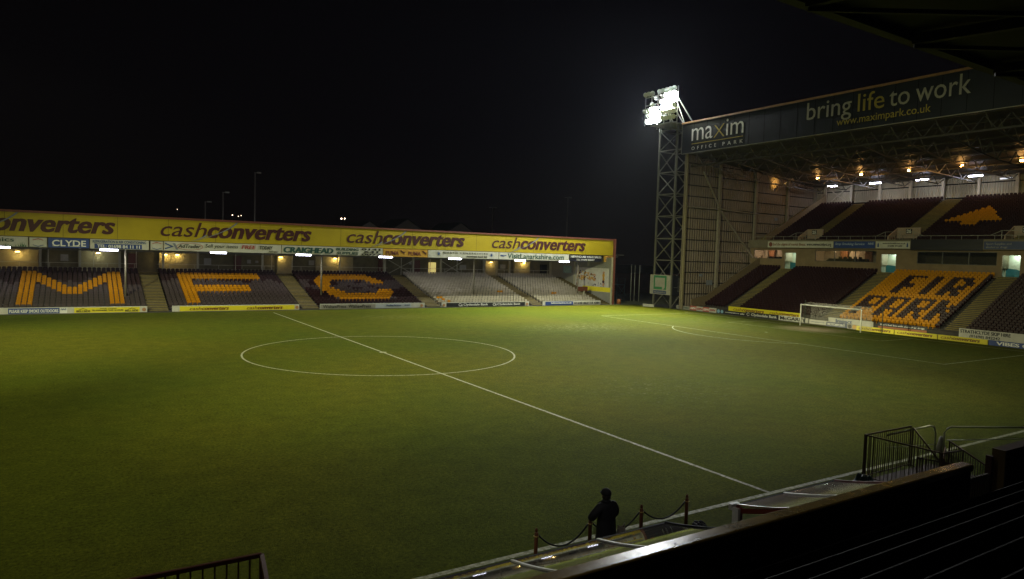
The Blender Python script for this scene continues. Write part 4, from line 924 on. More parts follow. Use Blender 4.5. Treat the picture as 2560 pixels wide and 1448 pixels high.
for r in range(NRw):
    for c in range(NCl):
        y = 33.96-c*.76; z = 32.55-r*.835
        if r == 0 and c > 5: pass
        on = (r in (1, 2, 3) and c >= 5 and not (r == 1 and c == 5) and not (r == 3 and c > 7)) or (r in (3, 4) and c in (2, 3)) or (r == 5 and c in (1, 2, 3, 4)) or (r == 4 and c == 4)
        if r < 3 and c in (2, 3, 4) and (r+c) % 2: continue
        if r in (1, 2, 3) and c == 4: continue
        if r in (1, 2) and c < 2: continue
        if r > 3 and c == 0: continue
        d = Vector((-.74, -.50, -.45)).normalized(); p = Vector((hx, y, z))
        k = MB(); k.tube([p+d*-.02, p-d*.16, p-d*.34], [.37, .27, .10], 12); k.bar(p-d*.3, Vector((hx+.25, y, z)), .06)
        ob = k.build('floodlight', M['steel'], T, True)
        k = MB(); k.tube([p+d*-.018, p+d*.012], .35, 12); k.build('lens', M['bulb'] if on else M['lamp_glass'], ob)
# box sign at the base
t = thing('hoarding', 'white panel with green square and navy strip on the base of the floodlight tower', 'sign', (56.8, 30.3, 1.95))
mb = MB(); mb.box(56.74, 56.86, 28.15, 32.5, 1.95, 4.94); mb.build('board', M['grey_panel'], t)
def pl(y, z, pts, m, name, off=.002, th=.012):
    mb = MB(); mb.plate((56.74-off, y, z), (0, -1, 0), ZP, pts, th); mb.build(name, m, t)
pl(31.7, 2.72, [(0, 0), (2.7, 0), (2.7, 2.1), (0, 2.1)], M['green_panel'], 'green_square')
pl(31.4, 3.1, [(0, 0), (1.55, 0), (1.55, -.75), (1.8, -.35), (2.1, -.05), (2.1, 1.4), (0, 1.4)], M['grey_panel'], 'grey_square', .016)
pl(31.75, 2.05, [(0, 0), (2.75, 0), (2.75, .5), (0, .5)], M['blue_dim'], 'navy_strip')
mb = MB(); put_text(mb, 'www.advertise.co.uk', (56.722, 31.6, 2.2), (0, -1, 0), ZP, 2.4, .18, .01); mb.build('lettering', M['grey_panel'], t)
t = thing('hoarding', 'dark panel of pale horizontal lines turned to the goal stand at the tower base', 'sign', (58.7, 27.9, 1.9))
mb = MB(); mb.box(56.95, 60.0, 27.9, 28.0, 1.9, 4.9); mb.build('board', M['black_panel'], t)
mb = MB()
for k, z in enumerate(np.arange(2.4, 4.6, .2)): mb.box(58.0-(.8 if k in (3,) else 0), 59.8, 27.885, 27.898, z+.1, z+.14)
mb.build('text_lines', M['grey_panel'], t)

# ------------------------------------------------------------------ corner between the stands
t = thing('perimeter_board', 'small tilted white board lying alone in the far right corner', 'sign', (55.4, 31.3, 0))
mb = MB(); mb.plate((55.05, 32.1, 0), (.4, -.9, 0), (-.1, 0, 1), [(0, 0), (1.8, 0), (1.8, .42), (0, .42)], .05); mb.build('board', M['white_panel'], t)
mb = MB(); put_text(mb, 'Lanarkshire', (55.05-.006+.1-.06, 32.0, .12), (.4, -.9, 0), ZP, 1.4, .18, .01); mb.build('lettering', M['blue_dim'], t)
for i, (y, x) in enumerate(((42.7, 62), (41.8, 62), (40.65, 62))):
    o = MB().tube([(x, y, 0), (x, y, 6.25)], [.07, .045], 8).build('flagpole', M['steel'], None, True); rebase(o, (x, y, 0)); tag(o, ['leftmost bare flagpole of three beside the far stand', 'middle bare flagpole of three beside the far stand', 'rightmost bare flagpole of three, nearest the tower'][i], 'flagpole', 'flagpoles beside the far stand')
t = thing('steel_staircase', 'dark steel stairs and platform against the end of the far stand', 'staircase', (57, 42, 0))
mb = MB()
for k in range(10): mb.box(55.4, 57.2, 38.5+.35*k, 38.85+.35*k, .25+.25*k, .3+.25*k)
mb.box(54.3, 60, 42.0, 44, 2.75, 2.85); mb.build('tread', mat('dark_green_steel', (.03, .045, .05), .6), t)
mb = MB()
for x in (54.4, 57, 60):
    for y in (42, 44): mb.bar((x, y, 0), (x, y, 3.9), .09)
for z in (3.3, 3.6, 3.9): mb.bar((54.4, 42, z), (60, 42, z), .05)
mb.bar((55.4, 38.5, 1.2), (55.4, 42, 3.8), .05); mb.bar((57.2, 38.5, 1.2), (57.2, 42, 3.8), .05); mb.bar((58, 42, 0), (60, 42, 2.7), .08)
mb.build('railing', MATS['dark_green_steel'], t)
mb = MB(); mb.tube([(54.6, 37.2, 0), (54.6, 37.2, .75)], [.35, .3], 12); o = mb.build('rubbish_bin', mat('orange_plastic', (.35, .12, .03), .6), None, True); rebase(o, (54.6, 37.2, 0)); tag(o, 'dull orange bin at the foot of the far stand end post', 'bin')
mb = MB(); mb.box(53, 110, 62, 62.3, -.06, 4.2); o = mb.build('boundary_wall', mat('dark_red_brick', (.06, .022, .02), .8, var=.4, vscale=.6)); tag(o, 'dark brick wall far behind the gap between the two stands', 'wall')

# ------------------------------------------------------------------ beyond the far stand
def mast(x, y, z, label, arms=1, lit=False):
    t = thing('street_lamp', label, 'street lamp', (x, y, -.06), 'lamp columns behind the far stand')
    mb = MB(); mb.tube([(x, y, -.06), (x, y, z)], [.16, .09], 8); mb.build('pole', mat('mast_grey', (.07, .06, .055), .6), t, True)
    mb = MB(); mb.bar((x-.1, y, z+.03), (x+(.9 if arms == 1 else .7), y, z+.1), .12, .08)
    if arms > 1: mb.bar((x-.9, y, z+.05), (x, y, z+.03), .12, .08)
    mb.box(x+.35, x+1.0, y-.2, y+.2, z-.02, z+.2); mb.build('lamp_head', M['steel_dark'], t)
    return t
mast(7.6, 80, 20.2, 'tallest unlit lamp column behind the left part of the far stand')
mast(2.4, 80, 16.4, 'shorter unlit lamp column just left of the tallest one')
mast(-.4, 80, 14.6, 'short faint lamp column left of the two taller ones')
mast(75.6, 80, 20.6, 'unlit double headed lamp column near the right end of the far stand', 2)
mast(55.9, 80, 17.1, 'faint unlit lamp column left of the double headed one', 2)
for i, (x, z) in enumerate(((5.0, 12.9), (6.0, 12.75), (6.5, 12.9), (25.1, 13.35), (25.75, 13.4), (91, 9.7), (-4.0, 13.4))):
    t = thing('street_light', ['tiny distant white light left of the tallest column, leftmost', 'tiny distant light left of the tallest column, lower one', 'tiny distant light close to the tallest column', 'tiny distant light above the far stand middle, left of the pair', 'tiny distant light above the far stand middle, right of the pair', 'tiny white light low in the gap between stand and tower', 'very faint distant light above the letter M block'][i], 'street light', (x, 86, -.06), 'tiny distant lights beyond the far stand')
    mb = MB(); mb.tube([(x, 86, -.06), (x, 86, z-.05)], .05, 6); mb.build('pole', M['black'], t)
    mb = MB(); r = (.07, .05, .05, .12, .11, .10, .035)[i]; mb.tube([(x, 85.9, z-r), (x, 85.9, z), (x, 85.9, z+r)], [r*.7, r, r*.7], 8); mb.build('lamp', M['far_lamp'], t, True)
for i, (x, z, hw) in enumerate(((28.9, 12.9, 2.2), (36.7, 13.7, 3.2), (48.6, 13.6, 3.6))):
    t = thing('house', ['small dark gable of a house behind the far stand, leftmost', 'middle and palest dark house gable behind the far stand', 'dark house gable behind the far stand, rightmost'][i], 'house', (x, 84, -.06), 'dark houses behind the far stand')
    ez = z-hw*.62
    mb = MB(); mb.box(x-hw, x+hw, 80.3, 90, -.06, ez); mb.add([(x-hw, 80.3, ez), (x+hw, 80.3, ez), (x, 80.3, z-.1), (x-hw, 90, ez), (x+hw, 90, ez), (x, 90, z-.1)], [(0, 1, 2), (3, 5, 4), (0, 2, 5, 3), (1, 4, 5, 2)]); mb.build('wall', mat('harled_wall', (.05, .04, .036), .9, var=.2), t)
    mb = MB()
    for s in (-1, 1): mb.add([(x, 80, z), (x+s*(hw+.3), 80, ez-.2), (x+s*(hw+.3), 90.4, ez-.2), (x, 90.4, z), (x, 80, z+.15), (x+s*(hw+.3), 80, ez-.05), (x+s*(hw+.3), 90.4, ez-.05), (x, 90.4, z+.15)], [(0, 1, 2, 3), (4, 7, 6, 5), (0, 4, 5, 1), (1, 5, 6, 2), (2, 6, 7, 3), (3, 7, 4, 0)])
    mb.build('roof', M['black'], t)

# ------------------------------------------------------------------ near stand
NS = thing('grandstand', 'dark main stand at the bottom right, its roof edge crossing the top corner', 'grandstand', (0, -41, 0))
PY0, PY1 = -39.12, -38.82
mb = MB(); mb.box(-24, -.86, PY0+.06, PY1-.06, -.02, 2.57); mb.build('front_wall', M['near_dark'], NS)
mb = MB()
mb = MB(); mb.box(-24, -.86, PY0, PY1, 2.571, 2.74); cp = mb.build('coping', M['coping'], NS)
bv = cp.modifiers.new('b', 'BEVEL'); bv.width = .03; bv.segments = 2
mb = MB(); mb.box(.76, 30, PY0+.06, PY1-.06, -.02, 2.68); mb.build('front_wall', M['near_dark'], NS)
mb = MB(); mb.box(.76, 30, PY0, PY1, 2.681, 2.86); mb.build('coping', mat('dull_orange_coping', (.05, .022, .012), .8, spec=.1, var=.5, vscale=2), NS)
mb = MB(); mb.box(.72, .757, PY0, PY1, .2, 2.86); mb.build('wall_end', mat('ochre_paint', (.10, .065, .004), .7, var=.3), NS)
mb = MB(); mb.box(.40, .50, PY1-.14, PY1, -.02, 2.72); mb.build('gate_post', mat('dark_maroon_post', (.04, .008, .006), .6), NS)
mb = MB()
for x in np.arange(-.72, .38, .12): mb.box(x, x+.06, PY1-.12, PY1-.06, -.02, 2.3)
mb.box(-.76, .38, PY1-.059, PY1-.03, 2.2, 2.28); mb.build('gate', mat('dim_ribbed_gate', (.10, .08, .065), .7), NS)
# wall writing and a notice, on the camera side of the wall
mb = MB(); put_text(mb, 'MEMBERS STAND', (-10.76, PY0+.058, 2.24), (1, 0, 0), ZP, 1.6, .15, .02); mb.build('painted_words', mat('faded_red_lettering', (.10, .03, .02), .7), NS)
mb = MB(); mb.box(-4.04, -3.42, PY0+.035, PY0+.058, 2.34, 2.52); nb = mb.build('notice', mat('dim_white_notice', (.12, .09, .08), .7), NS)
mb = MB(); put_text(mb, 'NO STANDING', (-4.0, PY0+.033, 2.45), (1, 0, 0), ZP, .56, .06, .02); put_text(mb, 'IN AISLE', (-3.9, PY0+.033, 2.37), (1, 0, 0), ZP, .36, .05, .02); mb.build('lettering', M['red_ink'], nb)
mb = MB()
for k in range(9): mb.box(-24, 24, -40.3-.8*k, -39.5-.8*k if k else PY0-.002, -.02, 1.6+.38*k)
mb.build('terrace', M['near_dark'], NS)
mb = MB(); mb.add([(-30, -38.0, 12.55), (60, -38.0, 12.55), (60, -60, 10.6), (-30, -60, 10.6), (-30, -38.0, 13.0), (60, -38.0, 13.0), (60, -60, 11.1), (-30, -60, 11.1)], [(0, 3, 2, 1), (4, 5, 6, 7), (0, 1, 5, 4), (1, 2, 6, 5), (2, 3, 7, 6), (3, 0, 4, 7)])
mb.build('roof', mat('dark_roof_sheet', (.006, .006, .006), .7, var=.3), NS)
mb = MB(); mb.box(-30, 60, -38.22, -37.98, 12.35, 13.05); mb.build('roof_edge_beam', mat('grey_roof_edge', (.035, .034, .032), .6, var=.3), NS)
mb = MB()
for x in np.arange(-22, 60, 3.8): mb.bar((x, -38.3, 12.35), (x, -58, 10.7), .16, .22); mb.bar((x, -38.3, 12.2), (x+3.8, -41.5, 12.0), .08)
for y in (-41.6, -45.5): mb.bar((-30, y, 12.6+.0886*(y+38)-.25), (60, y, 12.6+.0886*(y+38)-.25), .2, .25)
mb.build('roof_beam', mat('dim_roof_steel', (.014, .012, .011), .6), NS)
SEG = [(-17.5, -9.303, 'left'), (-9.297, -3.003, 'middle'), (-2.997, 5.4, 'right')]
bm_d = mat('worn_dark_bench', (.010, .008, .009), .8, spec=.12, var=.6, vscale=1.5)
for k in range(6):
    for a, b, nm in SEG:
        y = -39.8-.8*k; z = 1.6+.38*k; a_, b_ = a, b
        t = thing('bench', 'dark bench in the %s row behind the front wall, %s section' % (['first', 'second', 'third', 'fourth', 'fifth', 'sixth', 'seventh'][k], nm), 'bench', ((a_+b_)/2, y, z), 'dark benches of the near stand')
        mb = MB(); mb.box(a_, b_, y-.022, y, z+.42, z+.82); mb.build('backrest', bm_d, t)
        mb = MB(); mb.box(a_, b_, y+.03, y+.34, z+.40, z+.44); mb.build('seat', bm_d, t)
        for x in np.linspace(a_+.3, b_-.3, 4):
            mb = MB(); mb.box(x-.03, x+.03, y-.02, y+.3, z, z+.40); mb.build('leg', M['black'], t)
# ---- dugouts with clear curved roofs
def zc(y):
    d = -36.72-y; return 1.90+.195*d+.052*d*d
def dugout(label, x0, x1, joints, m, post):
    t = thing('dugout', label, 'dugout', ((x0+x1)/2, -37.4, 0), 'dugouts along the near touchline')
    yy = [-36.72-2.06*i/12 for i in range(13)]; edges = [x0]+joints+[x1]
    for a, b in zip(edges[:-1], edges[1:]):
        n = 6; vs = []; fs = []
        for j, y in enumerate(yy):
            for i in range(n+1): vs.append((a+.02+(b-a-.04)*i/n, y, zc(y)))
        k0 = len(vs); vs += [(x, y, z-.012) for x, y, z in vs]
        for j in range(12):
            for i in range(n):
                q = (j*(n+1)+i, j*(n+1)+i+1, (j+1)*(n+1)+i+1, (j+1)*(n+1)+i); fs.append(q[::-1]); fs.append(tuple(k0+v for v in q))
        mb = MB(); mb.add(vs, fs); mb.build('roof_panel', m, t, True)
    for x in joints+[x0, x1]:
        mb = MB()
        for p, q in zip(yy[:-1], yy[1:]): mb.bar((x, p, zc(p)+.012), (x, q, zc(q)+.012), .05, .03)
        mb.build('roof_strip', M['white_paint'] if x in joints else post, t)
    mb = MB(); mb.bar((x0, -36.72, 1.885), (x1, -36.72, 1.885), .05, .05); mb.build('front_edge', M['black'], t)
    mb = MB(); mb.box(x0+.05, x1-.05, -38.78, -38.72, 0, 2.2); mb.build('back_wall', M['near_dark'], t)
    mb = MB(); mb.box(x0+.2, x1-.2, -38.65, -38.2, .38, .45); mb.box(x0+.2, x1-.2, -38.65, -38.6, .45, .95); mb.build('bench_seat', mat('dugout_bench', (.08, .05, .04), .6), t)
    for x in (x0, x1):
        mb = MB(); mb.box(x-.05, x+.05, -36.84, -36.72, 0, 1.87); mb.build('end_post', post, t)
        mb = MB(); mb.bar((x, -36.84, 1.80), (x, -38.7, zc(-38.7)-.1), .06, .10); mb.build('end_beam', post, t)
    return t
dk = dugout('long dugout with clear curved roof panels at the bottom edge beside the person', -17.6, -8.4, [-16.0, -14.1, -12.15, -10.2], M['poly'], M['black'])
M['poly2'] = mat('cloudy_polycarbonate', (.17, .155, .155), .10, 0, .6, var=.2, vscale=1.5, bump=.04, bscale=1.2)
d2 = dugout('dugout with cloudy grey roof and red end post in front of the main stand', -6.2, -2.55, [-4.55], M['poly2'], M['maroon_paint'])
mb = MB(); mb.box(-6.33, -6.252, -36.86, -36.70, 0, 1.86); mb.box(-6.36, -6.10, -36.70, -36.62, 1.80, 1.93); mb.build('white_corner_post', M['white_paint'], d2)

# ---- rope barrier
PX = [-9.81, -8.24, -6.59, -4.97]; PYY = -34.1; tops = []
lb = ['leftmost wooden rope post beside the dugout', 'wooden rope post under the arm of the person', 'wooden rope post right of the person', 'rightmost wooden rope post near the touchline']
for x, l in zip(PX, lb):
    t = thing('rope_post', l, 'post', (x, PYY, 0), 'rope posts along the near touchline')
    mb = MB(); mb.tube([(x, PYY, 0), (x, PYY, 1.0), (x, PYY, 1.02)], [.045, .045, .03], 10); mb.build('post', mat('red_brown_wood', (.15, .045, .02), .5, var=.35, vscale=5), t, True)
    mb = MB(); mb.tube([(x, PYY, 1.02), (x, PYY, 1.05), (x, PYY, 1.09), (x, PYY, 1.12)], [.02, .035, .03, .008], 8); mb.build('finial', MATS['red_brown_wood'], t, True)
    mb = MB(); mb.tube([(x+.055*math.cos(a), PYY+.055*math.sin(a), .93) for a in np.linspace(0, 6.28, 13)], .01, 5); mb.build('ring', mat('brass', (.5, .35, .1), .3, .8), t)
for i in range(3):
    a, b = PX[i]+.07, PX[i+1]-.07; n = 20
    pts = [(a+(b-a)*k/n, PYY, .93-.42*(1-(2*k/n-1)**2)*(.9, .85, .75)[i]) for k in range(n+1)]
    mb = MB(); mb.tube(pts, .02, 8); o = mb.build('rope', rope_mat(), None, True); rebase(o, ((a+b)/2, PYY, .5))
    tag(o, ['slack black rope between the two left posts', 'slack black rope passing behind the person', 'slack black rope between the two right posts'][i], 'rope', 'ropes of the touchline barrier')
# carrier bag hung on the rope
t = thing('carrier_bag', 'crumpled pale plastic bag hanging from the rope right of the person', 'bag', (-7.27, PYY, .42))
mb = MB(); n = 14; rings = []
for k, (z, rx, ry_, dx) in enumerate(((.40, .16, .05, 0), (.43, .19, .07, 0), (.52, .17, .06, .01), (.60, .13, .045, .01), (.68, .11, .03, .0))):
    rings += [(-7.27+dx+rx*math.cos(2*math.pi*i/n)*random.uniform(.88, 1.1), PYY-.02+ry_*math.sin(2*math.pi*i/n)*random.uniform(.7, 1.3), z+random.uniform(-.015, .015)) for i in range(n)]
mb.add(rings, [(k*n+i, k*n+(i+1) % n, (k+1)*n+(i+1) % n, (k+1)*n+i) for k in range(4) for i in range(n)]+[tuple(range(n))[::-1]]); mb.build('bag_body', mat('thin_plastic', (.75, .66, .62), .5, var=.4, vscale=12), t)
mb = MB()
for s in (-1, 1): mb.tube([(-7.27+s*.10, PYY-.02, .67), (-7.27+s*.11, PYY-.02, .74), (-7.27+s*.06, PYY-.03, .70), (-7.27, PYY-.02, .66)], .012, 5)
mb.build('handle', MATS['thin_plastic'], t)
# dark ball net
mb = MB(); c = Vector((-4.72, -34.35, .17))
for i in range(44):
    d = Vector((random.gauss(0, 1), random.gauss(0, 1), random.gauss(0, 1))).normalized(); p = c+Vector((d.x*.17, d.y*.17, d.z*.13+.10)); r = random.uniform(.03, .055)
    mb.tube([p-Vector((0, 0, r)), p-Vector((0, 0, r*.5)), p+Vector((0, 0, r*.5)), p+Vector((0, 0, r))], [r*.3, r, r, r*.3], 7)
mb.tube([c-Vector((0, 0, .16)), c, c+Vector((0, 0, .2))], [.14, .2, .12], 10)
o = mb.build('bundle', mat('dark_bundle', (.02, .022, .03), .6), None); rebase(o, (-4.72, -34.35, 0)); tag(o, 'small dark knobbly bundle on the ground beside the rightmost rope post', 'bundle')
# crumpled green sheet
mb = MB(); n = 14; vs = []
for j in range(n+1):
    for i in range(n+1):
        u_, v_ = i/n, j/n; e2 = max(0, 1-((u_-.5)**2+(v_-.5)**2)*4.2)
        vs.append((3.1+1.2*u_, -34.15+.6*v_, .02+.34*e2*(.35+abs(noise.noise(Vector((u_*5, v_*4, 1))))*1.4)))
mb.add(vs, [(j*(n+1)+i, j*(n+1)+i+1, (j+1)*(n+1)+i+1, (j+1)*(n+1)+i) for j in range(n) for i in range(n)]); o = mb.build('tarpaulin', mat('teal_tarpaulin', (.015, .05, .05), .5)); rebase(o, (3.7, -33.85, 0)); tag(o, 'crumpled dark teal sheet on the ground left of the black railings', 'tarpaulin')

# ---- black railings round the players' tunnel
def railing(label, segs, m, name='railing', cat='railing', step=.13, bw=.017, extra=None):
    a0 = Vector(segs[0][0]); t = thing(name, label, cat, (a0.x, a0.y, 0), 'railings round the tunnel')
    rl = MB(); bars = MB(); ps = MB()
    for (a, b, za, zb) in segs:       # a, b tops; za, zb foot heights
        a = Vector(a); b = Vector(b); rl.bar(a, b, .045); rl.bar((a.x, a.y, za+.08), (b.x, b.y, zb+.08), .03)
        n = max(1, int((b-a).length/step))
        for i in range(1, n):
            p = a.lerp(b, i/n); bars.bar((p.x, p.y, za+(zb-za)*i/n+.08), p, bw)
        ps.bar((a.x, a.y, za), a, .04); ps.bar((b.x, b.y, zb), b, .04)
    rl.build('rail', m, t); bars.build('bars', m, t); ps.build('posts', m, t); return t
rb = mat('brown_black_railing', (.05, .022, .016), .4)
railing('tall dark railing of upright bars facing the pitch at the tunnel', [((4.25, -33.5, 1.51), (7.2, -33.5, 1.49), 0, 0)], rb)
railing('long dark railing running back from the pitch along the left of the tunnel', [((4.25, -33.56, 1.51), (4.35, -35.9, 1.5), 0, 0), ((4.35, -35.96, 1.5), (5.6, -36.0, 1.45), 0, 0)], rb)
railing('sloping dark railing going down into the tunnel, left one', [((7.25, -33.55, 1.45), (7.3, -34.5, .45), 0, -.4), ((4.4, -35.2, 1.15), (6.3, -35.6, .75), 0, 0), ((5.6, -35.4, 1.0), (7.2, -34.7, 1.0), 0, 0)], rb)
railing('sloping dark railing by the pale ribbed gate, right one', [((6.1, -35.35, 1.52), (4.7, -37.2, 1.3), .2, .3), ((4.68, -37.25, 1.3), (4.6, -37.5, .6), .3, .2)], rb)
def tubegate(label, pts):
    t = thing('barrier', label, 'barrier', (pts[0][0], pts[0][1], 0), 'steel barriers at the tunnel')
    mb = MB(); mb.tube(pts, .035, 8); mb.build('frame', mat('bright_galvanised', (.45, .45, .42), .3, .6), t, True)
    z0, z1 = pts[0], pts[-1]; mb = MB(); k = .5
    a, b = (Vector(pts[0]), Vector(pts[3])) if pts[0][2] > .5 else (Vector(pts[2]), Vector(pts[-1]))
    mb.tube([a-Vector((0, 0, .45)), b-Vector((0, 0, .45))], .015, 6); mb.build('lower_rail', MATS['bright_galvanised'], t, True); return t
tubegate('bright steel barrier left of the gap at the tunnel mouth', [(6.0, -33.3, 1.25), (8.9, -33.3, 1.28), (9.25, -33.3, 1.2), (9.4, -33.3, .95), (9.4, -33.3, 0)])
tubegate('long steel barrier right of the gap at the tunnel mouth', [(9.75, -33.45, 0), (9.75, -33.45, .95), (9.9, -33.48, 1.1), (10.15, -33.5, 1.15), (13.6, -34.35, .95), (17, -35.1, .75)])
mb = MB(); mb.tube([(10.5, -33.0, 0), (10.5, -33.0, .42), (10.5, -33.0, .62)], [.22, .10, .05], 10); o = mb.build('traffic_cone', mat('grey_cone', (.20, .20, .21), .6), None, True); rebase(o, (10.5, -33.0, 0)); tag(o, 'dim grey cone standing on the touchline right of the tunnel', 'cone')
mb = MB(); mb.box(4.2, 8.2, -37.9, -33.7, -.01, .03); tag(mb.build('tunnel_mat', mat('maroon_matting', (.045, .02, .018), .8)), 'dark maroon matting on the ground inside the tunnel railings', 'mat')
# foreground railing at the bottom left
t = thing('railing', 'dark red railing with a sloping end at the bottom left edge', 'railing', (-17.5, -38, 0), 'railings round the tunnel')
del t['group']
rr = mat('dark_red_railing', (.045, .010, .006), .4); ax = lambda x: (x, -38.0, 3.475)
mb = MB(); mb.bar(ax(-21.5), ax(-16.72), .05); mb.bar(ax(-16.72), (-16.72, -39.2, 2.6), .05); mb.build('rail', rr, t)
mb = MB()
for i, x in enumerate(np.arange(-16.86, -21.5, -.135)): mb.bar((x, -38, 2.3), (x, -38, 3.47), .030 if i % 7 == 6 else .018)
for k in range(1, 10): q = k/10; mb.bar((-16.72, -38-1.2*q, 1.6), (-16.72, -38-1.2*q, 3.475-.875*q), .018)
mb.build('bars', rr, t)
mb = MB(); mb.bar((-16.72, -38, 2.2), (-16.72, -38, 3.475), .05); mb.build('post', rr, t)
for x in (-19.5, -16.0, -12.0):
    l = bpy.data.lights.new('roof_edge_glow', 'AREA'); l.shape = 'RECTANGLE'; l.size = 1.6; l.size_y = .2; l.energy = 55; l.color = (1, .93, .80)
    o = bpy.data.objects.new('roof_edge_glow', l); COL.objects.link(o); o.location = (x, -38.4, 12.1); o.rotation_euler = (R(28), 0, 0)
    strip_light('strip_light', 'strip light under the edge of the main stand roof, %s one' % {-19.5: 'left', -16.0: 'middle', -12.0: 'right'}[x], (x, -38.5, 12.15), XP, 1.6, 'strip lights of the main stand', m=mat('soft_tube', (.9, .9, 1), emit=(.9, .9, 1), es=8))
# ------------------------------------------------------------------ the person, seen from behind, leaning on a post
PXc, PYc = -8.03, -34.45
pr = thing('person', 'person in long dark coat and cap leaning on a rope post, back to the camera', 'person', (PXc, PYc, 0))
def skin(name, pts, edges, m, root=0, lv=2, parent=None):
    me = bpy.data.meshes.new(name); me.from_pydata([p[:3] for p in pts], edges, [])
    o = bpy.data.objects.new(name, me); COL.objects.link(o)
    sm = o.modifiers.new('s', 'SKIN'); sm.use_smooth_shade = True; su = o.modifiers.new('u', 'SUBSURF'); su.levels = lv; su.render_levels = lv
    for i, p in enumerate(pts): d = me.skin_vertices[0].data[i]; d.radius = (p[3], p[4] if len(p) > 4 else p[3]); d.use_root = (i == root)
    dg = bpy.context.evaluated_depsgraph_get(); dg.update(); m2 = bpy.data.meshes.new_from_object(o.evaluated_get(dg)); bpy.data.objects.remove(o)
    m2.name = name; m2.materials.clear(); m2.materials.append(m); m2.polygons.foreach_set('use_smooth', [True]*len(m2.polygons))
    o = bpy.data.objects.new(name, m2); COL.objects.link(o); o.parent = parent or pr; return o
# local frame: +y away from the camera (facing the pitch), x to the right
B = [(0, 0, .96, .15, .12), (0, .01, 1.15, .15, .11), (0, .02, 1.36, .18, .12), (0, .03, 1.47, .10, .09), (0, .045, 1.54, .058), (0, .06, 1.60, .06),
     (-.19, .02, 1.42, .070), (-.40, .06, 1.21, .050), (-.23, .30, 1.14, .040), (-.13, .35, 1.13, .032),
     (.19, .03, 1.42, .070), (.29, .07, 1.16, .052), (.10, .29, 1.12, .040), (.0, .345, 1.12, .032),
     (-.10, 0, .88, .10), (-.12, .0, .50, .065), (-.13, -.02, .09, .045), (-.13, .12, .045, .045),
     (.10, 0, .88, .10), (.12, .02, .50, .065), (.12, -.0, .09, .045), (.13, .14, .045, .045),
     (0, .075, 1.68, .088, .10), (0, .07, 1.76, .072, .09)]
E_ = [(0, 1), (1, 2), (2, 3), (3, 4), (4, 5), (2, 6), (6, 7), (7, 8), (8, 9), (2, 10), (10, 11), (11, 12), (12, 13), (0, 14), (14, 15), (15, 16), (16, 17), (0, 18), (18, 19), (19, 20), (20, 21), (5, 22), (22, 23)]
body = skin('body', B, E_, mat('person_skin', (.30, .17, .12), .6))  # one even skin tone, shared by face parts and hands
coat_m = mat('navy_black_coat', (.012, .012, .018), .75, var=.4, vscale=9, bump=.4, bscale=14)
CT = [(0, 0, .98, .235, .19), (0, .01, 1.18, .235, .18), (0, .02, 1.37, .25, .17), (0, .03, 1.49, .15, .13), (0, .045, 1.56, .115, .11),
      (-.22, .02, 1.43, .11), (-.34, .03, 1.31, .108), (-.42, .06, 1.20, .098), (-.30, .22, 1.15, .08), (-.18, .325, 1.135, .06),
      (.22, .03, 1.43, .11), (.31, .04, 1.30, .108), (.34, .07, 1.16, .092), (.22, .2, 1.13, .08), (.06, .31, 1.125, .06)]
CE = [(0, 1), (1, 2), (2, 3), (3, 4), (2, 5), (5, 6), (6, 7), (7, 8), (8, 9), (2, 10), (10, 11), (11, 12), (12, 13), (13, 14)]
coat = skin('coat', CT, CE, coat_m)
# flared skirt of the coat, a closed shell with folds
n = 28; vs = []; lv_ = [(1.12, .235, .19), (.95, .25, .20), (.75, .265, .21), (.55, .28, .225), (.38, .29, .235)]
for z, a, b in lv_:
    for i in range(n):
        t_ = 2*math.pi*i/n; f = 1+.035*math.sin(5*t_+1)*(1.1-z); vs.append((a*math.cos(t_)*f, .005+b*math.sin(t_)*f, z))
k0 = len(vs)
for z, a, b in lv_[::-1]:
    for i in range(n):
        t_ = 2*math.pi*i/n; f = (1+.035*math.sin(5*t_+1)*(1.1-z))*.95; vs.append((a*math.cos(t_)*f, .005+b*math.sin(t_)*f, z+.004))
fs = [(k*n+i, k*n+(i+1) % n, (k+1)*n+(i+1) % n, (k+1)*n+i) for k in range(2*len(lv_)-1) for i in range(n)]
me = bpy.data.meshes.new('coat_skirt'); me.from_pydata(vs, [], fs); me.materials.append(coat_m); me.polygons.foreach_set('use_smooth', [True]*len(fs)); me.update()
o = bpy.data.objects.new('coat_skirt', me); COL.objects.link(o); o.parent = pr
skin('trousers', [(0, 0, .90, .12), (-.10, 0, .84, .108), (-.12, .0, .50, .085), (-.13, -.01, .10, .075), (.10, 0, .84, .108), (.12, .02, .50, .085), (.12, .01, .10, .075)], [(0, 1), (1, 2), (2, 3), (0, 4), (4, 5), (5, 6)], mat('black_trousers', (.01, .01, .012), .8))
for s, dx in ((-1, -.13), (1, .125)): skin('shoe', [(dx, -.06, .05, .048), (dx, .04, .055, .05), (dx*1.05, .15, .038, .045)], [(0, 1), (1, 2)], M['black'])
# cap, hair, ears, face
def dome(name, c, r, m, z0=-1, z1=1, n=18, k=10):
    """an egg-shaped shell between two heights of its own"""
    mb = MB(); vs = []
    for a in range(k+1):
        t = z0+(z1-z0)*a/k; q = math.sqrt(max(.0004, 1-t*t))
        vs += [(c[0]+r[0]*q*math.cos(2*math.pi*i/n), c[1]+r[1]*q*math.sin(2*math.pi*i/n), c[2]+r[2]*t) for i in range(n)]
    mb.add(vs, [(a*n+i, a*n+(i+1) % n, (a+1)*n+(i+1) % n, (a+1)*n+i) for a in range(k) for i in range(n)]+[tuple(range(n))[::-1], tuple(range(k*n, k*n+n))])
    o = mb.build(name, m, None, True); o.parent = pr; return o
dome('cap', (0, .05, 1.735), (.118, .13, .125), mat('black_cap', (.012, .012, .016), .8), -.25, 1)
dome('cap_peak', (0, .15, 1.725), (.085, .10, .016), MATS['black_cap'])
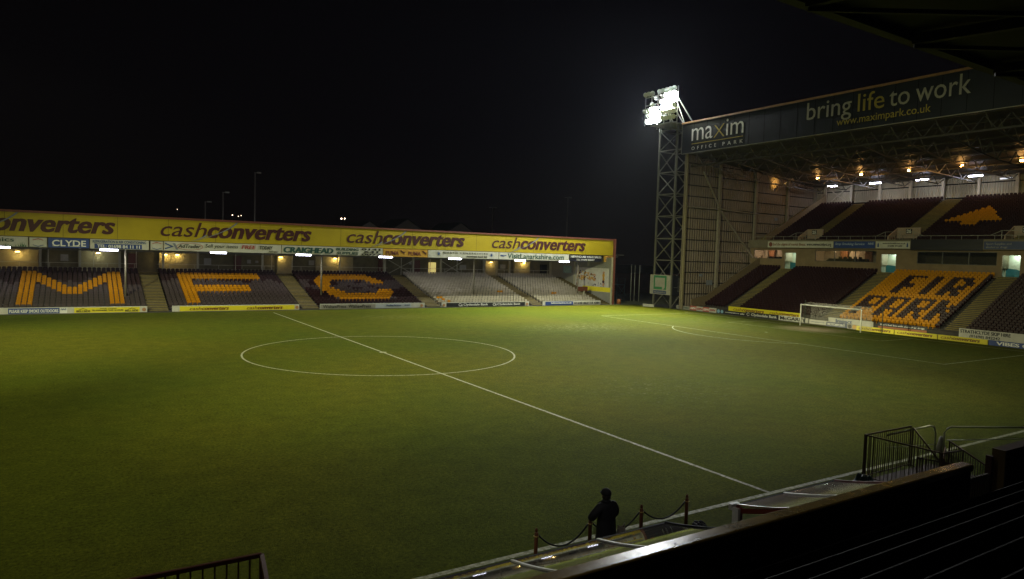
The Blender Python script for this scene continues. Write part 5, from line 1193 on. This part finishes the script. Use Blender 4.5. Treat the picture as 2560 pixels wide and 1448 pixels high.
dome('hair', (0, .035, 1.66), (.104, .105, .115), mat('dark_hair', (.02, .015, .012), .7))
dome('collar', (0, .035, 1.535), (.125, .115, .075), coat_m)
for s in (-1, 1): skin('ear', [(s*.106, .06, 1.655, .015), (s*.112, .055, 1.69, .019)], [(0, 1)], MATS['person_skin'])
skin('nose', [(0, .165, 1.70, .012), (0, .19, 1.665, .017)], [(0, 1)], MATS['person_skin'])
for s in (-1, 1): skin('eye', [(s*.035, .158, 1.70, .012), (s*.035, .162, 1.702, .012)], [(0, 1)], M['white_ink'], lv=1)
skin('mouth', [(-.022, .165, 1.625, .007), (.022, .165, 1.625, .007)], [(0, 1)], M['red_trim'], lv=1)
# hands folded on top of the post
for s, w0 in ((-1, Vector((-.17, .335, 1.135))), (1, Vector((.045, .32, 1.125)))):
    tgt = Vector((-.20, .345, 1.13)) if s > 0 else Vector((-.21, .34, 1.10))
    d = Vector((-1, .15, -.05)) if s > 0 else Vector((-.2, .55, -.6)); d.normalize(); w0 = Vector((-.02, .335, 1.14)) if s > 0 else Vector((-.16, .31, 1.13))
    side = d.cross(Vector((0, 0, 1))).normalized(); pts = [(*w0, .028), (*(w0+d*.05), .036, .018), (*(w0+d*.09), .036, .016)]; ed = [(0, 1), (1, 2)]
    for f in range(4):
        o_ = (f-1.5)*.019; L = (.062, .075, .07, .055)[f]; b0 = w0+d*.09+side*o_; k = len(pts)
        pts += [(*b0, .0095), (*(b0+d*L*.55+Vector((0, 0, -.008))), .009), (*(b0+d*L*.9+Vector((0, 0, -.03))), .0075)]; ed += [(2, k), (k, k+1), (k+1, k+2)]
    k = len(pts); b0 = w0+d*.03-side*.03; pts += [(*b0, .012), (*(b0+d*.035-side*.02), .011), (*(b0+d*.065-side*.018+Vector((0, 0, -.012))), .009)]; ed += [(1, k), (k, k+1), (k+1, k+2)]
    skin('hand', pts, ed, MATS['person_skin'], lv=1)

# ------------------------------------------------------------------ haze
mb = MB(); mb.box(-70, 120, -60.5, 100, -2.2, 40)
hz = bpy.data.materials.new('night_haze'); hz.use_nodes = True; hn = hz.node_tree; hn.nodes.remove(hn.nodes['Principled BSDF'])
pv = hn.nodes.new('ShaderNodeVolumePrincipled'); pv.inputs['Color'].default_value = (.74, .80, 1, 1); pv.inputs['Density'].default_value = .00005; pv.inputs['Anisotropy'].default_value = .3
hn.links.new(pv.outputs[0], hn.nodes['Material Output'].inputs['Volume'])
HAZE = True
if HAZE: tag(mb.build('haze', hz), kind='stuff')
for o in sc.objects:
    if o.type == 'MESH' and not o.data.materials: print('NO MATERIAL', o.name)
